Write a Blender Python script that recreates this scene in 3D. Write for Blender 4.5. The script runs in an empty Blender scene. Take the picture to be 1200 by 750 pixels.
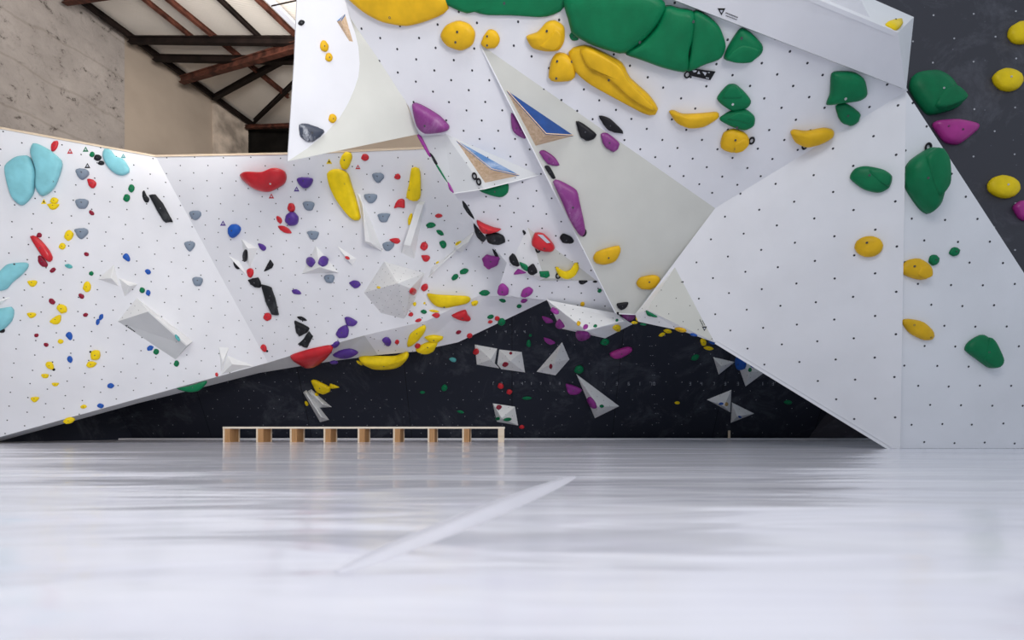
import bpy, bmesh, math, random
from mathutils import Vector, Matrix
from mathutils.bvhtree import BVHTree
from mathutils.geometry import tessellate_polygon

SC = bpy.context.scene
COL = SC.collection

# ------------------------------------------------------------------ camera
H_CAM, F_PX, CX, CY = 0.25, 600.0, 600.0, 503.0      # eye height (m), focal length (px of a 1200 px wide frame), principal column, horizon row
cam_data = bpy.data.cameras.new('camera')
cam = bpy.data.objects.new('camera', cam_data)
COL.objects.link(cam)
cam.location = (0, 0, H_CAM)
cam.rotation_euler = (math.pi / 2, 0, 0)
cam_data.sensor_width = 36
cam_data.lens = 36 * F_PX / 1200
cam_data.shift_y = (CY - 375) / 1200
cam_data.clip_start = 0.02
cam_data.dof.use_dof = True
cam_data.dof.focus_distance = 8.0
cam_data.dof.aperture_fstop = 1.6
SC.camera = cam

# ------------------------------------------------------------------ light
world = bpy.data.worlds.new('daylight')
SC.world = world
world.use_nodes = True
bg = world.node_tree.nodes['Background']
bg.inputs[0].default_value = (0.80, 0.90, 1.0, 1)
bg.inputs[1].default_value = 0.48

def area(name, loc, target, sx, sy, power, col=(1, 1, 1)):
    l = bpy.data.lights.new(name, 'AREA')
    l.shape = 'RECTANGLE'
    l.size, l.size_y, l.energy, l.color = sx, sy, power, col
    o = bpy.data.objects.new(name, l)
    COL.objects.link(o)
    o.location = loc
    o.rotation_euler = (Vector(target) - Vector(loc)).to_track_quat('-Z', 'Y').to_euler()
    return o
area('skylight_lamp', (-1.5, -2.0, 8.6), (-2.5, 8.5, 1.5), 8, 3, 330, (1.0, 0.975, 0.95))
wall_fill = area('added_wall_fill', (3.5, -2.5, 3.2), (-8.5, 9.5, 4.0), 2.5, 2.5, 150, (1.0, 0.97, 0.94))  # added fill, no visible fixture: brightens the left climbing wall
wall_fill.data.spread = math.radians(95)
hall = area('added_hall_fill', (-3.6, 6.5, 6.4), (-6.3, 13.0, 11.0), 3, 1.5, 275, (1.0, 0.95, 0.90))  # unseen fill added to lift the old side wall and roof sheeting
hall.data.spread = math.radians(130)

SC.view_settings.view_transform = 'Standard'
SC.view_settings.look = 'None'
SC.view_settings.exposure = 0.24
SC.view_settings.gamma = 1.0
SC.view_settings.use_curve_mapping = False

# ------------------------------------------------------------------ helpers
RND = random.Random(7)
EYE = Vector((0, 0, H_CAM))

def ray(px, py):
    return Vector(((px - CX) / F_PX, 1.0, (CY - py) / F_PX))

def at(px, py, z):
    """the point of the hall that stands z metres in front of the eye on that line of sight"""
    return EYE + ray(px, py) * z

class Plane:
    def __init__(s, a, b, c):
        n = (b - a).cross(c - a).normalized()
        if n.dot(EYE - a) < 0:
            n = -n
        s.p, s.n = a, n
    def hit(s, px, py, h=0.0):
        d = ray(px, py)
        den = d.dot(s.n)
        return EYE + d * ((s.p - EYE + s.n * h).dot(s.n) / den)

def plane_px(*v):
    return Plane(*[at(*q) for q in v])

def link(name, me, mat=None, parent=None):
    o = bpy.data.objects.new(name, me)
    COL.objects.link(o)
    if mat is not None and not me.materials:
        me.materials.append(mat)
    if parent is not None:
        o.parent = parent
        o.matrix_parent_inverse = Matrix.Translation(-parent.location)
    return o

def empty(name, loc):
    o = bpy.data.objects.new(name, None)
    COL.objects.link(o)
    o.location = loc
    o.empty_display_size = 0.1
    return o

def tag(o, label=None, cat=None, group=None, kind=None):
    if label: o['label'] = label
    if cat: o['category'] = cat
    if group: o['group'] = group
    if kind: o['kind'] = kind
    return o

def mesh(name, verts, faces, smooth=False):
    me = bpy.data.meshes.new(name)
    me.from_pydata([tuple(v) for v in verts], [], faces)
    if smooth:
        me.polygons.foreach_set('use_smooth', [True] * len(me.polygons))
    me.update()
    return me

def newell(pts):
    n = Vector()
    for i, a in enumerate(pts):
        b = pts[(i + 1) % len(pts)]
        n += Vector(((a.y - b.y) * (a.z + b.z), (a.z - b.z) * (a.x + b.x), (a.x - b.x) * (a.y + b.y)))
    return n.normalized()

def slab(name, pts, thick, mat, parent, away=None):
    """a flat board with the outline pts, its thickness going away from the eye (or along away)"""
    n = newell(pts)
    if n.dot(EYE - pts[0]) < 0:
        pts = pts[::-1]
        n = -n
    back = (away if away is not None else -n) * thick
    k = len(pts)
    v = list(pts) + [p + back for p in pts]
    tris = tessellate_polygon([pts])
    f = []
    for t in tris:
        a, b, c = t
        if (pts[b] - pts[a]).cross(pts[c] - pts[a]).dot(n) < 0:
            a, c = c, a
        f.append((a, b, c)); f.append((c + k, b + k, a + k))
    for i in range(k):
        j = (i + 1) % k
        f.append((j, i, i + k, j + k))
    return link(name, mesh(name, v, f), mat, parent)

SURF_V, SURF_T, _bvh = [], [], [None]
def surface(pts):
    """register a climbing surface so that holds can be screwed onto it"""
    b = len(SURF_V)
    SURF_V.extend(pts)
    for t in tessellate_polygon([pts]):
        SURF_T.append(tuple(b + i for i in t))
    _bvh[0] = None

def look(px, py):
    if _bvh[0] is None:
        _bvh[0] = BVHTree.FromPolygons(SURF_V, SURF_T, all_triangles=True)
    d = ray(px, py).normalized()
    loc, n, i, dist = _bvh[0].ray_cast(EYE, d)
    if loc is None:
        raise ValueError('nothing at %s %s' % (px, py))
    a, b, c = [SURF_V[q] for q in SURF_T[i]]
    pl = Plane(a, b, c)
    pl.p = loc
    return pl

# ------------------------------------------------------------------ materials
def nodes(name):
    m = bpy.data.materials.new(name)
    m.use_nodes = True
    nt = m.node_tree
    return m, nt, nt.nodes['Principled BSDF']

def mk(nt, typ, **kw):
    n = nt.nodes.new(typ)
    for k, v in kw.items():
        if k in n.inputs: n.inputs[k].default_value = v
        else: setattr(n, k, v)
    return n

def coords(nt, scale=(1, 1, 1), rot=(0, 0, 0)):
    tc = nt.nodes.new('ShaderNodeTexCoord')
    mp = nt.nodes.new('ShaderNodeMapping')
    mp.inputs['Scale'].default_value = scale
    mp.inputs['Rotation'].default_value = rot
    nt.links.new(tc.outputs['Object'], mp.inputs['Vector'])
    return mp.outputs['Vector']

def ramp(nt, src, stops):
    r = nt.nodes.new('ShaderNodeValToRGB')
    e = r.color_ramp.elements
    while len(e) < len(stops): e.new(0.5)
    for q, (p, c) in zip(e, stops):
        q.position = p
        q.color = (*c, 1) if len(c) == 3 else c
    nt.links.new(src, r.inputs['Fac'])
    return r.outputs['Color']

def bump(nt, bs, src, strength, dist):
    b = nt.nodes.new('ShaderNodeBump')
    b.inputs['Strength'].default_value = strength
    b.inputs['Distance'].default_value = dist
    nt.links.new(src, b.inputs['Height'])
    nt.links.new(b.outputs['Normal'], bs.inputs['Normal'])

def mottled(name, c, var=0.06, scale=3.0, rough=0.5, fine=60.0, bstr=0.08, spec=0.5):
    m, nt, bs = nodes(name)
    v = coords(nt)
    n = mk(nt, 'ShaderNodeTexNoise', Scale=scale, Detail=6.0)
    nt.links.new(v, n.inputs['Vector'])
    lo = tuple(x * (1 - var) for x in c); hi = tuple(min(1, x * (1 + var)) for x in c)
    nt.links.new(ramp(nt, n.outputs['Fac'], [(0.35, lo), (0.65, hi)]), bs.inputs['Base Color'])
    bs.inputs['Roughness'].default_value = rough
    bs.inputs['Specular IOR Level'].default_value = spec
    n2 = mk(nt, 'ShaderNodeTexNoise', Scale=fine, Detail=3.0)
    nt.links.new(v, n2.inputs['Vector'])
    bump(nt, bs, n2.outputs['Fac'], bstr, 0.01)
    return m

def speckled(name, base, chalk, amount, rough, spec=0.5):
    """black paint carrying chalk smears and specks"""
    m, nt, bs = nodes(name)
    v = coords(nt)
    a = mk(nt, 'ShaderNodeTexNoise', Scale=1.1, Detail=8.0, Roughness=0.75, Distortion=0.6)
    b = mk(nt, 'ShaderNodeTexVoronoi', Scale=9.0)
    c = mk(nt, 'ShaderNodeTexNoise', Scale=14.0, Detail=4.0)
    for n in (a, b, c): nt.links.new(v, n.inputs['Vector'])
    smear = ramp(nt, a.outputs['Fac'], [(0.52, (0, 0, 0)), (0.8, (amount,) * 3)])
    speck = ramp(nt, b.outputs['Distance'], [(0.06, (0.35,) * 3), (0.10, (0, 0, 0))])
    gate = ramp(nt, c.outputs['Fac'], [(0.52, (0, 0, 0)), (0.62, (1, 1, 1))])
    mu = mk(nt, 'ShaderNodeMix', data_type='RGBA', blend_type='MULTIPLY')
    mu.inputs[0].default_value = 1
    nt.links.new(speck, mu.inputs[6]); nt.links.new(gate, mu.inputs[7])
    ad = mk(nt, 'ShaderNodeMix', data_type='RGBA', blend_type='ADD')
    ad.inputs[0].default_value = 1
    nt.links.new(smear, ad.inputs[6]); nt.links.new(mu.outputs[2], ad.inputs[7])
    mx = mk(nt, 'ShaderNodeMix', data_type='RGBA')
    mx.inputs[6].default_value = (*base, 1); mx.inputs[7].default_value = (*chalk, 1)
    nt.links.new(ad.outputs[2], mx.inputs[0])
    nt.links.new(mx.outputs[2], bs.inputs['Base Color'])
    bs.inputs['Roughness'].default_value = rough
    bs.inputs['Specular IOR Level'].default_value = spec
    bump(nt, bs, c.outputs['Fac'], 0.05, 0.01)
    return m

def wood_mat(name, lo, hi, axis='Z', rough=0.55):
    m, nt, bs = nodes(name)
    sc = {'X': (1.5, 22, 22), 'Y': (22, 1.5, 22), 'Z': (22, 22, 1.5)}[axis]
    v = coords(nt, sc)
    n = mk(nt, 'ShaderNodeTexNoise', Scale=1.6, Detail=6.0, Distortion=0.8)
    nt.links.new(v, n.inputs['Vector'])
    nt.links.new(ramp(nt, n.outputs['Fac'], [(0.3, lo), (0.7, hi)]), bs.inputs['Base Color'])
    bs.inputs['Roughness'].default_value = rough
    bump(nt, bs, n.outputs['Fac'], 0.1, 0.004)
    return m

M = {}
M['white'] = mottled('white_wall_paint', (0.785, 0.785, 0.82), 0.03, 1.5, 0.5)
M['white2'] = mottled('white_volume_paint', (0.84, 0.84, 0.84), 0.03, 3, 0.5)
M['beige'] = mottled('bare_beige_paint', (0.60, 0.60, 0.555), 0.03, 2, 0.45)
M['shadegrey'] = mottled('underside_shade_grey', (0.60, 0.61, 0.62), 0.03, 2, 0.5)  # darker stand-in for white: shade of down-facing faces put into the colour
M['black'] = speckled('black_wall_paint', (0.016, 0.019, 0.032), (0.35, 0.37, 0.42), 0.22, 0.6, 0.25)
M['navy'] = speckled('charcoal_wall_paint', (0.034, 0.033, 0.046), (0.35, 0.35, 0.42), 0.25, 0.5)
M['hole'] = mottled('bolt_hole_dark', (0.02, 0.02, 0.03), 0.1, 9, 0.6)
M['pale_hole'] = mottled('bolt_hole_pale', (0.42, 0.42, 0.46), 0.2, 9, 0.4)
M['chalk'] = mottled('white_grid_print', (0.30, 0.31, 0.35), 0.2, 9, 0.7)
M['bolt'] = mottled('steel_bolt', (0.07, 0.07, 0.08), 0.2, 9, 0.35)
M['steel'] = mottled('pale_steel_bolt', (0.6, 0.6, 0.62), 0.2, 9, 0.3)
M['wood'] = wood_mat('birch_plywood', (0.56, 0.37, 0.21), (0.80, 0.60, 0.42), 'X')
M['legwood'] = wood_mat('bench_leg_wood', (0.38, 0.19, 0.07), (0.52, 0.29, 0.13), 'Z')
M['edgewood'] = wood_mat('pale_plywood_edge', (0.72, 0.58, 0.42), (0.82, 0.70, 0.56), 'X')
M['topwood'] = wood_mat('bench_top_wood', (0.78, 0.68, 0.56), (0.86, 0.78, 0.68), 'X')
M['bluepaint'] = mottled('blue_volume_paint', (0.006, 0.055, 0.24), 0.15, 9, 0.4)
M['paleblue'] = speckled('chalked_blue_paint', (0.07, 0.19, 0.42), (0.75, 0.80, 0.86), 0.9, 0.55)
M['rust'] = mottled('rusty_steel', (0.075, 0.025, 0.016), 0.55, 5, 0.7, bstr=0.2, spec=0.2)
M['darkbeam'] = mottled('dark_steel', (0.010, 0.006, 0.005), 0.5, 4, 0.7, bstr=0.2, spec=0.15)
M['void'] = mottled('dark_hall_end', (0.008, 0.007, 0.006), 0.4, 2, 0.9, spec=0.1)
M['stripwhite'] = mottled('white_gutter_paint', (0.52, 0.54, 0.60), 0.03, 2, 0.5)

HC = {  # plastic colours of the holds
    'y': ('yellow', (0.86, 0.62, 0.008)), 'a': ('amber', (0.72, 0.42, 0.012)), 'r': ('red', (0.58, 0.018, 0.028)),
    'd': ('dark_red', (0.26, 0.012, 0.035)), 'g': ('green', (0.0015, 0.165, 0.062)), 'm': ('magenta', (0.30, 0.040, 0.27)),
    'p': ('purple', (0.085, 0.030, 0.26)), 't': ('turquoise', (0.24, 0.58, 0.65)), 's': ('slate_grey', (0.22, 0.27, 0.34)),
    'b': ('blue', (0.018, 0.10, 0.44)), 'k': ('black', (0.014, 0.014, 0.017)), 'w': ('pale_teal', (0.10, 0.42, 0.42)),
    'q': ('marbled', (0.05, 0.06, 0.09)), 'o': ('bare_wood', (0.55, 0.36, 0.14)), 'v': ('pink', (0.42, 0.03, 0.26)),
}
for k_, (nm_, c_) in HC.items():
    if k_ == 'q':
        M['h' + k_] = speckled('hold_plastic_' + nm_, c_, (0.75, 0.77, 0.82), 2.2, 0.5)
    elif k_ == 'k':
        m_ = mottled('hold_plastic_black', c_, 0.3, 6, 0.42, 90, 0.1, 0.16)
        M['hk'] = m_
    else:
        M['h' + k_] = mottled('hold_plastic_' + nm_, c_, 0.10, 5, 0.28 if k_ in 'rpv' else 0.42, 90, 0.08 if k_ in 'rpv' else 0.16, 0.4 if k_ in 'rpv' else 0.22)
M['hkc'] = speckled('chalked_black_plastic', (0.013, 0.014, 0.017), (0.6, 0.63, 0.68), 0.16, 0.45, 0.2)
M['hmc'] = speckled('chalked_magenta_plastic', (0.22, 0.028, 0.20), (0.75, 0.62, 0.78), 0.35, 0.45)

def concrete():
    m, nt, bs = nodes('board_marked_concrete')
    v = coords(nt)
    a = mk(nt, 'ShaderNodeTexNoise', Scale=0.9, Detail=10.0, Roughness=0.65)
    b = mk(nt, 'ShaderNodeTexNoise', Scale=4.2, Detail=9.0, Roughness=0.78, Distortion=0.3)
    c = mk(nt, 'ShaderNodeTexVoronoi', Scale=2.3)
    w = mk(nt, 'ShaderNodeTexWave', wave_type='BANDS', bands_direction='Z', Scale=0.32, Distortion=1.5, Detail=4.0)
    w.inputs['Detail Scale'].default_value = 3.0
    for n in (a, b, c, w): nt.links.new(v, n.inputs['Vector'])
    base = ramp(nt, a.outputs['Fac'], [(0.3, (0.25, 0.222, 0.205)), (0.7, (0.39, 0.35, 0.325))])
    pits = ramp(nt, b.outputs['Fac'], [(0.375, (0.25, 0.23, 0.22)), (0.41, (0.85, 0.85, 0.85)), (0.5, (1, 1, 1))])
    seam = ramp(nt, w.outputs['Fac'], [(0.002, (0.85, 0.84, 0.82)), (0.01, (1, 1, 1))])
    x = mk(nt, 'ShaderNodeMix', data_type='RGBA', blend_type='MULTIPLY'); x.inputs[0].default_value = 1
    y = mk(nt, 'ShaderNodeMix', data_type='RGBA', blend_type='MULTIPLY'); y.inputs[0].default_value = 1
    nt.links.new(base, x.inputs[6]); nt.links.new(pits, x.inputs[7])
    nt.links.new(x.outputs[2], y.inputs[6]); nt.links.new(seam, y.inputs[7])
    nt.links.new(y.outputs[2], bs.inputs['Base Color'])
    bs.inputs['Roughness'].default_value = 0.85
    bump(nt, bs, b.outputs['Fac'], 0.5, 0.05)
    return m
M['concrete'] = concrete()
M['plaster'] = mottled('smooth_beige_plaster', (0.35, 0.29, 0.235), 0.10, 0.7, 0.85, 12, 0.15)
M['rough'] = mottled('rough_brown_render', (0.42, 0.35, 0.29), 0.4, 2.2, 0.9, 8, 0.6)

def sheet():
    m, nt, bs = nodes('pale_roof_sheeting')
    v = coords(nt, rot=(0, 0, 0))
    w = mk(nt, 'ShaderNodeTexWave', wave_type='BANDS', bands_direction='Y', Scale=4.5, Distortion=0.15)
    a = mk(nt, 'ShaderNodeTexNoise', Scale=0.8, Detail=6.0)
    for n in (w, a): nt.links.new(v, n.inputs['Vector'])
    nt.links.new(ramp(nt, a.outputs['Fac'], [(0.3, (0.78, 0.73, 0.66)), (0.7, (0.86, 0.81, 0.74))]), bs.inputs['Base Color'])
    bs.inputs['Roughness'].default_value = 0.8
    bump(nt, bs, w.outputs['Fac'], 0.14, 0.02)
    return m
M['sheet'] = sheet()

def floor_mat():
    m, nt, bs = nodes('glossy_pale_floor_vinyl')
    v = coords(nt, (0.22, 1.0, 1.0))
    a = mk(nt, 'ShaderNodeTexNoise', Scale=0.85, Detail=2.5, Roughness=0.5)
    b = mk(nt, 'ShaderNodeTexNoise', Scale=5.0, Detail=4.0)
    for n in (a, b): nt.links.new(v, n.inputs['Vector'])
    nt.links.new(ramp(nt, b.outputs['Fac'], [(0.3, (0.70, 0.70, 0.80)), (0.7, (0.81, 0.81, 0.89))]), bs.inputs['Base Color'])
    bs.inputs['Roughness'].default_value = 0.13
    bs.inputs['Specular IOR Level'].default_value = 0.38
    c = mk(nt, 'ShaderNodeTexNoise', Scale=4.0, Detail=2.0, Distortion=1.5)
    nt.links.new(v, c.inputs['Vector'])
    mx = mk(nt, 'ShaderNodeMix', data_type='FLOAT')
    mx.inputs[0].default_value = 0.10
    nt.links.new(a.outputs['Fac'], mx.inputs[2]); nt.links.new(c.outputs['Fac'], mx.inputs[3])
    bump(nt, bs, mx.outputs[0], 0.55, 0.14)
    return m
M['floor'] = floor_mat()
M['matseam'] = mottled('pale_mat_seam', (0.73, 0.73, 0.82), 0.02, 3, 0.3, spec=0.3)
M['kerb'] = mottled('pale_mat_edge', (0.70, 0.70, 0.74), 0.03, 3, 0.4)

# ------------------------------------------------------------------ hall shell
def struct_root(name, loc):
    return tag(empty(name, loc), kind='structure')

fl = link('floor', mesh('floor', [(-16, -6, 0), (16, -6, 0), (16, 24, 0), (-16, 24, 0)], [(0, 1, 2, 3)]), M['floor'])
tag(fl, kind='structure')

U, V_ = Vector((0.333, 1, 0)), Vector((1, -0.333, -0.253))      # along the hall, and down the roof pitch
P0 = Vector((-9.53, 12.77, 10.0))                               # where the roof meets the old side wall
ROOF = Plane(P0, P0 + U, P0 + V_)

wall_old = struct_root('wall_left', P0 - U * 12 - Vector((0, 0, 10)))
def wall_pt(t, z, off=0.0):
    p = P0 + U * t + Vector((1, -0.333, 0)) * off
    return Vector((p.x, p.y, z))
def wall_t(px):                                                 # position along the old wall seen at that column
    k = (px - CX) / F_PX
    return (k * P0.y - P0.x) / (U.x - k * U.y)
t1, t2, t3 = wall_t(146), wall_t(250), wall_t(288)
slab('concrete_wall', [wall_pt(-22, 0), wall_pt(t1, 0), wall_pt(t1, 10.05), wall_pt(-22, 10.05)], 0.3, M['concrete'], wall_old)
slab('plaster_panel', [wall_pt(t1, 0, -.04), wall_pt(t2, 0, -.04), wall_pt(t2, 10, -.04), wall_pt(t1, 10, -.04)], 0.25, M['plaster'], wall_old)
slab('rough_pier', [wall_pt(t2, 0, .05), wall_pt(t3, 0, .05), wall_pt(t3, 10, .05), wall_pt(t2, 10, .05)], 0.35, M['rough'], wall_old)
slab('pier_return', [wall_pt(t3, 0, .05), wall_pt(t3, 0, -1.2), wall_pt(t3, 10, -1.2), wall_pt(t3, 10, .05)], 0.05, M['rough'], wall_old)

def far_pt(t, z):
    p = P0 + U * 3.55 + Vector((1, -0.333, 0)) * t
    return Vector((p.x, p.y, z))
wall_far = struct_root('wall_back_hall', far_pt(0, 0))
slab('recess_dark_sheet', [far_pt(-3, 0), far_pt(1.9, 0), far_pt(1.9, 12.0), far_pt(-3, 12.5)], 0.2, M['void'], wall_far)  # near-black sheet: darkness of the recess put into its colour
slab('brown_wall', [far_pt(1.9, 0), far_pt(10, 0), far_pt(10, 7.6), far_pt(1.9, 9.5)], 0.2, M['plaster'], wall_far)

ceil = struct_root('ceiling', P0)
def roof_pt(u, v, d=0.0):
    return P0 + U * u + V_ * v - Vector((0, 0, d))
slab('roof_sheeting', [roof_pt(-9, -1), roof_pt(9, -1), roof_pt(9, 9), roof_pt(-9, 9)], 0.05, M['sheet'], ceil)

def bar(name, a, b, w, h, mat, parent, up=Vector((0, 0, 1))):
    """an I-section length of steel or timber between two points"""
    d = (b - a).normalized()
    s = d.cross(up).normalized()
    t = s.cross(d).normalized()
    prof = [(-w, -h), (w, -h), (w, -h * .7), (w * .45, -h * .7), (w * .45, h * .7), (w, h * .7), (w, h), (-w, h), (-w, h * .7), (-w * .45, h * .7), (-w * .45, -h * .7), (-w, -h * .7)]
    vs = [a + s * x + t * y for x, y in prof] + [b + s * x + t * y for x, y in prof]
    n = len(prof)
    fs = [(i, (i + 1) % n, (i + 1) % n + n, i + n) for i in range(n)] + [tuple(range(n))[::-1], tuple(range(n, 2 * n))]
    return link(name, mesh(name, vs, fs), mat, parent)

def roof_px(px, py, d):
    return ROOF.hit(px, py, d)
NV = Vector((0, 0, 1))
def beam(name, p, q, d, w, h, mat):
    bar(name, roof_px(*p, d), roof_px(*q, d), w, h, mat, ceil)
beam('purlin', (148, -18), (232, 49), .10, 0.033, 0.050, M['rust'])
beam('purlin', (180, -15), (338, 113), .10, 0.039, 0.055, M['rust'])
beam('purlin', (243, -15), (313, 52), .10, 0.033, 0.050, M['darkbeam'])
beam('purlin', (287, -15), (347, 42), .10, 0.033, 0.050, M['rust'])
beam('rafter', (152, 47), (352, 49), .22, 0.054, 0.072, M['darkbeam'])
beam('rafter', (181, 68), (352, 71), .22, 0.054, 0.072, M['darkbeam'])
beam('tie_beam', (213, 94), (356, 52), .34, 0.066, 0.083, M['rust'])
beam('wall_brace', (250, 115), (352, 59), .16, 0.054, 0.061, M['darkbeam'])
beam('wall_brace', (298, 142), (352, 90), .16, 0.042, 0.050, M['darkbeam'])
beam('wall_plate', (92, -2), (300, 149), .10, 0.042, 0.066, M['darkbeam'])
beam('tie_beam', (76, 1), (150, -10), .30, 0.054, 0.072, M['rust'])
beam('hanger_rod', (318, 7), (350, 0), .5, 0.009, 0.008, M['darkbeam'])
beam('hanger_rod', (155, 42), (352, 42), .12, 0.009, 0.008, M['darkbeam'])
beam('pipe', (288, 149), (340, 147), .30, 0.048, 0.050, M['rust'])
beam('gutter', (306, -10), (350, 34), .16, 0.060, 0.033, M['stripwhite'])

# ------------------------------------------------------------------ climbing walls
PL1 = plane_px((0, 150, 8.2), (182, 183, 9.0), (314, 425, 10.35))
PL2 = plane_px((182, 183, 9.0), (314, 425, 10.35), (510, 173, 8.6))
PC = plane_px((410, 21, 6.2), (1062, 107, 5.8), (641, 351, 8.8))
c_mid = PC.hit(838, 244)
P4 = Plane(c_mid, PC.hit(1062, 107), at(1043, 526, 6.6))
P6 = Plane(PC.hit(1062, 107), at(1055, 526, 6.65), at(1300, 526, 6.7))
PB = Plane(Vector((0, 12.5, 0)), Vector((5, 12.5, 0)), Vector((0, 10.9, 3)))

def on(pl, *pts):
    return [pl.hit(*p) for p in pts]
def deeper(pl, px, py, dz):
    p = pl.hit(px, py)
    return at(px, py, p.y + dz)

HOLES = []
def holes(pts, spacing, mat, parent, r=0.0125, turn=0.0, name='bolt_holes', skip=0.0):
    """a staggered grid of T-nut holes over one flat panel, kept as one part"""
    n = newell(pts)
    if n.dot(EYE - pts[0]) < 0: n = -n
    x = n.cross(Vector((0, 0, 1)))
    x = x.normalized() if x.length > 0.05 else Vector((1, 0, 0))
    y = n.cross(x)
    ca, sa = math.cos(turn), math.sin(turn)
    x, y = x * ca + y * sa, y * ca - x * sa
    o = pts[0]
    q = [((p - o).dot(x), (p - o).dot(y)) for p in pts]
    x0, x1 = min(a for a, b in q), max(a for a, b in q)
    y0, y1 = min(b for a, b in q), max(b for a, b in q)
    def inside(a, b):
        c = False
        for i in range(len(q)):
            (ax, ay), (bx, by) = q[i], q[i - 1]
            if (ay > b) != (by > b) and a < (bx - ax) * (b - ay) / (by - ay) + ax: c = not c
        return c
    V, F = [], []
    row = 0
    b = y0 + spacing * .3
    while b < y1:
        a = x0 + (spacing * .5 if row % 2 else 0) + spacing * .2
        while a < x1:
            ja, jb = a + RND.uniform(-.012, .012), b + RND.uniform(-.012, .012)
            if inside(ja, jb) and RND.random() > skip:
                c = o + x * ja + y * jb + n * 0.002
                k = len(V)
                V += [c + (x * math.cos(t * math.pi / 3) + y * math.sin(t * math.pi / 3)) * r for t in range(6)]
                V.append(c - n * 0.0)
                F += [(k + t, k + (t + 1) % 6, k + 6) for t in range(6)]
            a += spacing
        b += spacing * .62
        row += 1
    if not F: return
    ob = link(name, mesh(name, V, F), mat, parent)
    tag(ob, kind='stuff')
    return ob

def panel(pts, root, mat='white', dots=None, thick=0.035, name='panel', turn=0.0, reg=True, r=0.0125, hm='hole'):
    slab(name, pts, thick, M[mat], root)
    if reg: surface(pts)
    if dots: holes(pts, dots, M[hm], root, r, turn)

# -- the white wall on the left and the one beside it
WL = struct_root('wall_climbing_west', Vector((-6, 9.5, 0)))
l1 = on(PL1, (-130, 126.5), (182, 183), (314, 425), (0, 512), (-30, 520), (-130, 521))
panel(l1, WL, 'white', 0.32, turn=0.5, r=.0115)
l2 = on(PL2, (182, 183), (345, 180), (510, 173), (585, 170), (612, 330), (604, 347), (560, 347), (500, 376), (427, 393), (340, 417), (314, 425))
panel(l2, WL, 'white', 0.32, turn=0.35, r=.0115)
u1 = on(PL1, (0, 512), (240, 445), (314, 425)) + [PL2.hit(340, 417), deeper(PL2, 340, 431, .5), deeper(PL1, 304, 437, .5), deeper(PL1, 253, 450, .5), deeper(PL1, 160, 473, .5), deeper(PL1, 0, 517, .4)]
def tri_panel(pts, root, mat='white', dots=None):
    for i in range(1, len(pts) - 1):
        panel([pts[0], pts[i], pts[i + 1]], root, mat, dots, thick=0.02)
a0, a1, a2, a3 = PL1.hit(0, 512), PL1.hit(160, 467), PL1.hit(240, 445), PL1.hit(314, 425)
b0, b1, b2, b3 = deeper(PL1, 0, 517, .4), deeper(PL1, 160, 473, .5), deeper(PL1, 253, 450, .5), deeper(PL1, 304, 437, .5)
c0, c1 = PL2.hit(340, 417), deeper(PL2, 340, 431, .5)
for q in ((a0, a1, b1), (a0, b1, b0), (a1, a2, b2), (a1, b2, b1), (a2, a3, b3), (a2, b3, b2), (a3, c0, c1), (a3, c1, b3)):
    panel(list(q), WL, 'shadegrey', None, thick=0.02, name='underside_panel')
tri_panel([PL2.hit(427, 393), deeper(PL2, 443, 416, .5), deeper(PL2, 391, 423, .6), c1, c0], WL, 'shadegrey')
tri_panel([PL2.hit(427, 393), PL2.hit(500, 376), deeper(PL2, 487, 412, .5), deeper(PL2, 443, 416, .5)], WL, 'white', 0.34)
peak = at(641, 351.5, 9.55)
tri_panel([PL2.hit(560, 347), PL2.hit(604, 347), peak, deeper(PL2, 537, 401, .55), deeper(PL2, 487, 412, .5), PL2.hit(500, 376)], WL, 'white')
# pale plywood edge along the top
def strip(name, pts, root, mat, w=0.03):
    for p, q in zip(pts, pts[1:]):
        bar(name, p, q, w * .5, w * .5, mat, root)
strip('plywood_edge', on(PL1, (-130, 126.5), (182, 183)) + on(PL2, (345, 180), (585, 170)), WL, M['edgewood'])

# -- the big overhang in the middle
WC = struct_root('wall_climbing_overhang', Vector((2, 7, 0)))
c1p = on(PC, (385, -45), (985, -45), (1064, 106), (838, 244), (745, 366), (722, 367), (641, 351.5), (604, 348), (583, 342), (594, 308), (556, 262), (531, 225), (490, 157), (479, 125), (411, 22))
panel(c1p, WC, 'white', 0.30, turn=0.25, r=0.014)
c4p = on(P4, (838, 244), (1062, 107), (1055, 525.4), (1043, 525.8), (839, 401), (745, 368))
panel(c4p, WC, 'white', 0.42, turn=0.0, r=0.014)
c6p = on(P6, (1062, 107), (1200, 320), (1300, 476), (1300, 525.2), (1055, 525.4))
panel(c6p, WC, 'white', 0.40, r=0.014)
# smooth beige wedge standing proud of the overhang
ap, rt = PC.hit(563, 52), PC.hit(838, 244)
lo = PC.hit(722, 367); lo = at(722, 367, lo.y - 0.45)
P2 = Plane(ap, rt, lo)
panel([ap, rt, P2.hit(792, 312), P2.hit(745, 368), lo], WC, 'beige', None, name='smooth_panel')
panel([ap, lo, at(722, 367, PC.hit(722, 367).y + .02)], WC, 'white', None, thick=0.015, name='side_panel')
panel([lo, P2.hit(745, 368), at(745, 368, PC.hit(745, 366).y + .1), at(722, 367, PC.hit(722, 367).y + .02)], WC, 'white', None, thick=0.015, name='side_panel')
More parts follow.
